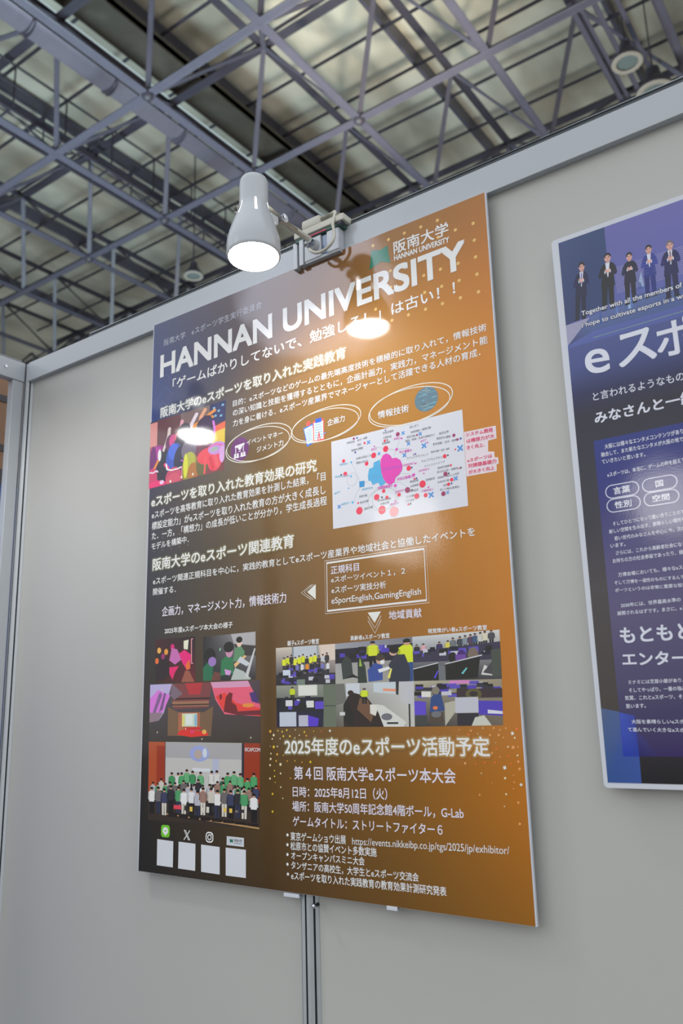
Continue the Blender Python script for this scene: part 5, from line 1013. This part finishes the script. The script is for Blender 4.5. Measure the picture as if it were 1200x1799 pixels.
# ------------------------------------------------------------------ arm spotlights
def arm_spotlight(loc, rotz, lab, group, watts):
    """local frame: -y points away from the wall it is clamped to, origin on the rail front at its top edge"""
    r = thing('arm_spotlight', loc, lab, 'lamp', group, rotz)
    D = Vector((-0.0084, -0.1857, -0.0952))           # centre of the lamp mouth relative to the clamp
    ax = Vector((-0.035, 0.048, 1.0)).normalized()
    prof = [(-0.002, .0475), (0.000, .0488), (0.004, .0492), (0.010, .0490), (0.020, .0494), (0.034, .0480), (0.050, .0440), (0.064, .0398), (0.076, .0358), (0.084, .0332), (0.092, .0306), (0.100, .0284), (0.108, .0272), (0.116, .0268), (0.150, .0268), (0.158, .0262), (0.163, .0242), (0.166, .0205), (0.1675, .013), (0.168, .0)]
    b = bmesh.new(); n = 48
    lathe(b, prof, D, ax, n, skip=lambda i, k: i in (8, 9, 10, 11) and (k % 8) == 1)
    inner = [(h_, max(r_ - 0.0015, 0)) for h_, r_ in prof[:14]]
    lathe(b, inner, D, ax, n, skip=lambda i, k: i in (8, 9, 10, 11) and (k % 8) == 1)
    bmesh.ops.remove_doubles(b, verts=b.verts, dist=1e-6)
    link('lamp_shade', b, M_LAMP, r, smooth=True, label='white bell-shaped shade with narrow vents')
    b = bmesh.new(); lathe(b, [(0.001, .0), (0.0012, .016), (0.002, .028), (0.004, .037), (0.008, .0425), (0.014, .0430), (0.030, .040), (0.060, .030), (0.090, .020), (0.112, .014)], D, ax, 40)
    link('bulb', b, M_BULB, r, smooth=True, label='glowing reflector bulb')
    ld = bpy.data.lights.new('bulb_beam', 'AREA'); ld.shape = 'DISK'; ld.size = 0.082; ld.energy = watts; ld.color = (1.0, 0.98, 0.95)
    lo_ = bpy.data.objects.new('bulb_beam', ld); COL.objects.link(lo_); lo_.parent = r; lo_.location = D - ax * 0.0025; lo_.rotation_euler = (-ax).to_track_quat('-Z', 'Y').to_euler()
    # swivel knob on the viewer's side and pivot bracket at the back
    J = Vector((-0.0088, -0.1060, 0.0195)); Wd = Vector((0.0002, -0.0256, 0.0115))
    kp = D + ax * 0.099 + Vector((-0.70, -0.55, 0)).normalized() * 0.028
    b = bmesh.new(); tube(b, [kp, kp + Vector((-0.70, -0.55, 0)).normalized() * 0.008], [0.0085, 0.0072], 18); link('side_knob', b, M_PLASTIC, r, smooth=True)
    nb_ = D + ax * 0.128 + Vector((0.10, 1, 0)).normalized() * 0.026
    b = bmesh.new(); tube(b, [nb_, J + Vector((0.0, -0.004, 0.006))], 0.0030, 12); link('thin_rod', b, M_PLASTIC, r, smooth=True)
    b = bmesh.new(); tube(b, [J + Vector((-0.011, 0, 0)), J + Vector((0.011, 0, 0))], 0.0090, 20); tube(b, [J + Vector((-0.013, -0.004, 0)), J + Vector((-0.011, -0.004, 0))], 0.0062, 16); link('elbow_joint', b, M_LAMP, r, smooth=True)
    b = bmesh.new(); tube(b, [J + Vector((-0.016, -0.004, 0.0)), J + Vector((0.0135, -0.004, 0.0))], 0.0036, 12); link('joint_screw', b, M_CHROME, r, smooth=True)
    b = bmesh.new(); v0 = J + Vector((0, -0.03, -0.012)); box(b, v0.x-.006, v0.x+.006, v0.y-.006, v0.y+.016, v0.z-.008, v0.z+.008, bev=.0015); link('pivot_block', b, M_LAMP, r)
    b = bmesh.new(); tube(b, [J, J.lerp(Wd, .5), Wd], [0.0062, 0.0060, 0.0062], 16); link('arm', b, M_PLASTIC, r, smooth=True)
    b = bmesh.new(); tube(b, [Wd + Vector((0, -0.006, -0.004)), Wd + Vector((0, 0.006, -0.006)), Wd + Vector((0, 0.018, -0.008))], [0.008, 0.0125, 0.0145], 20); link('arm_socket', b, M_LAMP, r, smooth=True)
    b = bmesh.new(); tube(b, [Wd + Vector((-0.010, -0.004, -0.010)), Wd + Vector((0.008, -0.004, -0.012))], 0.004, 12); link('socket_screw', b, M_CHROME, r, smooth=True)
    # clamp body hooked over the rail
    b = bmesh.new(); box(b, -0.026, 0.016, -0.012, 0.0078, -0.022, 0.026, bev=.002); box(b, -0.026, 0.060, -0.010, 0.0078, -0.026, -0.0195, bev=.002); box(b, 0.030, 0.060, -0.012, 0.0078, -0.022, 0.026, bev=.002)
    link('clamp_body', b, M_LAMP, r)
    b = bmesh.new(); box(b, 0.017, 0.029, -0.008, 0.0076, -0.018, 0.024, bev=.001); link('switch', b, M_BLUEGLASS, r)
    b = bmesh.new(); box(b, -0.055, -0.044, -0.012, 0.0078, -0.029, 0.030, bev=.0012); link('clamp_fin', b, M_LAMP, r); b = bmesh.new(); box(b, -0.038, -0.027, -0.014, 0.0078, -0.027, 0.030, bev=.0012); link('clamp_fin', b, M_LAMP, r)
    return r
LZ = TOP + 0.018
arm_spotlight((0.476, 0, LZ), 0.0, 'lit white arm spotlight clamped on the rail above the orange poster', 'arm spotlights', 0.45)
l2 = arm_spotlight((XC + 0.0085, -0.452, LZ), math.radians(90), 'lit white arm spotlight on the side rail, mirrored as the glare on the stage photo', 'arm spotlights', 2.2)
# power outlet bar sitting on the rail, and its plug
ob = thing('outlet_bar', (0.487, 0.0, TOP + 0.052), 'ivory outlet bar with green and magenta strip lying on the rail by the spotlight', 'outlet')
b = bmesh.new(); box(b, -0.060, 0.064, -0.016, 0.034, 0.001, 0.0155, bev=.002); link('cover', b, M_PLASTIC, ob)
b = bmesh.new(); box(b, -0.058, 0.056, -0.0135, 0.007, -0.0075, 0.0015); link('green_strip', b, M_GREEN, ob)
b = bmesh.new(); box(b, -0.035, 0.020, -0.0146, -0.0137, -0.0060, -0.0032); link('magenta_strip', b, M_RED, ob)
b = bmesh.new(); box(b, 0.047, 0.058, -0.0150, -0.002, -0.006, 0.003, bev=.001); link('end_stop', b, M_STEEL_D, ob)
b = bmesh.new(); tube(b, [(0.050, -0.012, 0.0155), (0.050, -0.012, 0.019)], 0.005, 14); link('end_knob', b, M_PLASTIC, ob, smooth=True)
pl = thing('power_plug', (0.470, -0.004, TOP + 0.068), 'ivory power plug with a looping white cord on top of the outlet bar', 'plug')
b = bmesh.new(); box(b, -0.024, 0.022, -0.011, 0.011, 0.000, 0.020, bev=.004); link('plug_body', b, M_PLASTIC, pl, smooth=True)
b = bmesh.new()
for k in range(7): tube(b, [(0.0215 + k*.0033, 0, 0.0105 + k*.0007), (0.0239 + k*.0033, 0, 0.0110 + k*.0007)], 0.0066 - k*.00035, 14)
tube(b, [(0.021, 0, 0.0105), (0.047, 0, 0.0158)], 0.0040, 12); link('strain_relief', b, M_PLASTIC, pl, smooth=True)
b = bmesh.new(); tube(b, spline([(0.044, 0, 0.0155), (0.0535, -0.002, 0.0165), (0.0590, -0.008, 0.006), (0.0600, -0.018, -0.022), (0.0640, -0.020, -0.042), (0.0640, -0.024, -0.062), (0.050, -0.026, -0.074), (0.030, -0.028, -0.078), (0.016, -0.030, -0.071), (0.008, -0.028, -0.062)], 8), 0.0030, 12); link('cord', b, M_PLASTIC, pl, smooth=True)

# ------------------------------------------------------------------ roof truss (space frame), 11.7 m above eye level
CZ = TOP - 0.8796 + 11.7
LX, LY = (lambda i: -12.3 + 2.87 * i), (lambda j: 7.98 + 3.08 * j)
UX, UY, UZ = 1.10, -0.90, 2.1
truss = thing('roof_truss', (-6.6, 11.0, CZ), 'lavender-grey steel space frame of tubes under the hall roof', 'truss')
TO = Vector(truss.location)
def T3(x, y, z): return Vector((x, y, z)) - TO
IR, JR = range(-4, 6), range(-2, 6)
for j in JR:
    b = bmesh.new(); tube(b, [T3(LX(-4.5), LY(j), CZ), T3(LX(5.5), LY(j), CZ)], 0.085, 10); link('lower_chord', b, M_STEEL, truss, smooth=True)
    b = bmesh.new(); tube(b, [T3(LX(-4.5) + UX, LY(j) + UY, CZ + UZ), T3(LX(5.5) + UX, LY(j) + UY, CZ + UZ)], 0.10, 10); link('upper_chord', b, M_STEEL_D, truss, smooth=True)
for i in IR:
    b = bmesh.new(); tube(b, [T3(LX(i), LY(-2.5), CZ), T3(LX(i), LY(5.5), CZ)], 0.085, 10); link('lower_chord', b, M_STEEL, truss, smooth=True)
    b = bmesh.new(); tube(b, [T3(LX(i) + UX, LY(-2.5) + UY, CZ + UZ), T3(LX(i) + UX, LY(5.5) + UY, CZ + UZ)], 0.09, 10); link('upper_chord', b, M_STEEL_D, truss, smooth=True)
def vis(P):
    d = P + TO - Vector((1.365531, -1.205544, TOP - 0.8796)); z = d.dot(FW)
    if z < 0.5: return 9e9
    u, w = d.dot(RT) / z * 1452.4, d.dot(DN) / z * 1452.4
    return max(abs(u) / 600, (abs(w) / 900) if w < 0 else w / 300) * 10 + z * .05
br = []
for i in IR:
    for j in JR:
        for di in (0, -1):
            for dj in (0, 1):
                a = T3(LX(i), LY(j), CZ); c = T3(LX(i + di) + UX, LY(j + dj) + UY, CZ + UZ); br.append((vis((a + c) / 2), a, c))
br.sort(key=lambda t: t[0])
rest = bmesh.new()
for k, (_, a, c) in enumerate(br):
    if k < 100: b = bmesh.new(); tube(b, [a, c], 0.055, 8); link('diagonal_brace', b, M_STEEL, truss, smooth=True)
    else: tube(rest, [a, c], 0.055, 8)
o = link('diagonal_brace', rest, M_STEEL, truss, smooth=True); o['kind'] = 'stuff'
nodes_ = sorted([(vis(T3(LX(i), LY(j), CZ)), T3(LX(i), LY(j), CZ)) for i in IR for j in JR] + [(vis(T3(LX(i) + UX, LY(j) + UY, CZ + UZ)), T3(LX(i) + UX, LY(j) + UY, CZ + UZ)) for i in IR for j in JR], key=lambda t: t[0])
for _, q in nodes_[:60]:
    b = bmesh.new(); bmesh.ops.create_uvsphere(b, u_segments=12, v_segments=8, radius=0.125, matrix=Matrix.Translation(q)); link('node_joint', b, M_STEEL_D, truss, smooth=True)

# purlins under the lining
k = 0
for y in [5.2 + 1.45 * n for n in range(14)]:
    b = bmesh.new(); tube(b, [(-26, y, ROOF_Z - 0.55), (6, y, ROOF_Z - 0.55)], 0.042, 8)
    k += 1
    struct(link('trim_%d' % k, b, M_STEEL_D, smooth=True))
for x in [-24 + 4.3 * n for n in range(7)]:
    b = bmesh.new(); box(b, x, x + 0.09, 3.5, 32, ROOF_Z - 0.45, ROOF_Z - 0.08)
    k += 1
    struct(link('trim_%d' % k, b, M_STEEL))

# round air duct, dark trough, skylight strip
b = bmesh.new(); tube(b, [(-11.2, 2.0, 14.75), (-11.2, 30, 14.75)], 0.23, 24)
for n in range(14): tube(b, [(-11.2, 2.4 + n * 2.0, 14.75), (-11.2, 2.48 + n * 2.0, 14.75)], 0.245, 24)
tag(link('air_duct', b, M_DUCT, smooth=True), 'thick round grey air duct crossing behind the truss at upper left', 'duct')
b = bmesh.new(); box(b, -11.15, -10.35, 2.0, 30, 15.75, 15.9); box(b, -11.15, -11.10, 2.0, 30, 15.7, 16.0); box(b, -10.40, -10.35, 2.0, 30, 15.7, 16.0)
tag(link('cable_trough', b, M_BAND), 'dark flat trough running beside the round air duct', 'trough')
for n, (xa, xb) in enumerate(((-12.35, -12.15),)):
    b = bmesh.new(); box(b, xa, xb, 4.0, 24, 16.55, 16.6)
    tag(link('roof_light_strip', b, M_SKY), 'pale blue light strip between the air duct and the dark trough', 'light strip')
# catwalk
cw = thing('catwalk', (-13.2, 10, 14.2), 'narrow lattice catwalk with thin rails left of the air duct', 'catwalk')
b = bmesh.new()
for s in (-0.35, 0.35): box(b, s - .03, s + .03, -8, 18, -.06, .06)
for n in range(40): box(b, -.32, .32, -8 + n * .65, -7.96 + n * .65, -.02, .02)
link('walk_deck', b, M_STEEL_D, cw)
for s in (-0.42, 0.42):
    b = bmesh.new(); tube(b, [(s, -8, 1.0), (s, 18, 1.0)], .03, 8); tube(b, [(s, -8, .5), (s, 18, .5)], .02, 8); link('hand_rail', b, M_STEEL_D, cw)
    for n in range(20):
        b = bmesh.new(); tube(b, [(s, -8 + n * 1.3, 0), (s, -8 + n * 1.3, 1.0)], .022, 6); link('rail_post', b, M_STEEL_D, cw)
# boxed service ladder of pipes at the right
pr = thing('pipe_run', (-1.75, 14, 13.6), 'bundle of parallel pale pipes at the top right of the roof', 'pipes')
for x_, r_ in ((-.42, .05), (-.28, .035), (-.05, .05), (.30, .045)):
    b = bmesh.new(); tube(b, [(x_, -9, 0), (x_, 16, 0)], r_, 10); link('pipe', b, M_STEEL, pr, smooth=True)
for n in range(16):
    b = bmesh.new(); box(b, -.5, .36, -9 + n * 1.6, -8.94 + n * 1.6, .05, .09); link('pipe_hanger', b, M_STEEL_D, pr)
# high-bay hall lamps, unlit
def highbay(x, y, z, R, lab):
    r = thing('high_bay_lamp', (x, y, z), lab, 'lamp', 'unlit high-bay lamps')
    b = bmesh.new(); lathe(b, [(0, R), (.02, R*1.02), (.05, R), (R*.7, R*.62), (R*1.0, R*.42), (R*1.5, R*.36), (R*1.52, 0)], (0, 0, 0), (0, 0, 1), 32); link('reflector', b, M_STEEL_D, r, smooth=True)
    b = bmesh.new(); lathe(b, [(0.0, R*.70), (-.015, R*.72), (-.02, R*.98), (0.0, R*1.02)], (0, 0, 0), (0, 0, 1), 32); link('rim', b, M_RING, r, smooth=True)
    b = bmesh.new(); lathe(b, [(0.02, 0), (.02, R*.72)], (0, 0, 0), (0, 0, 1), 32); link('lens', b, M_LENS, r)
    b = bmesh.new(); tube(b, [(0, 0, R*1.5), (0, 0, ROOF_Z - z)], .02, 8); link('hanger', b, M_STEEL_D, r)
highbay(-1.54, 12.28, 12.77, .27, 'unlit round hall lamp with a pale rim at upper right, above its neighbour')
highbay(-1.30, 13.15, 12.60, .34, 'unlit domed hall lamp half hidden behind the wall rail at upper right')
highbay(-13.05, 12.78, 12.77, .25, 'unlit round hall lamp left of the spotlight, low over the wall rail')
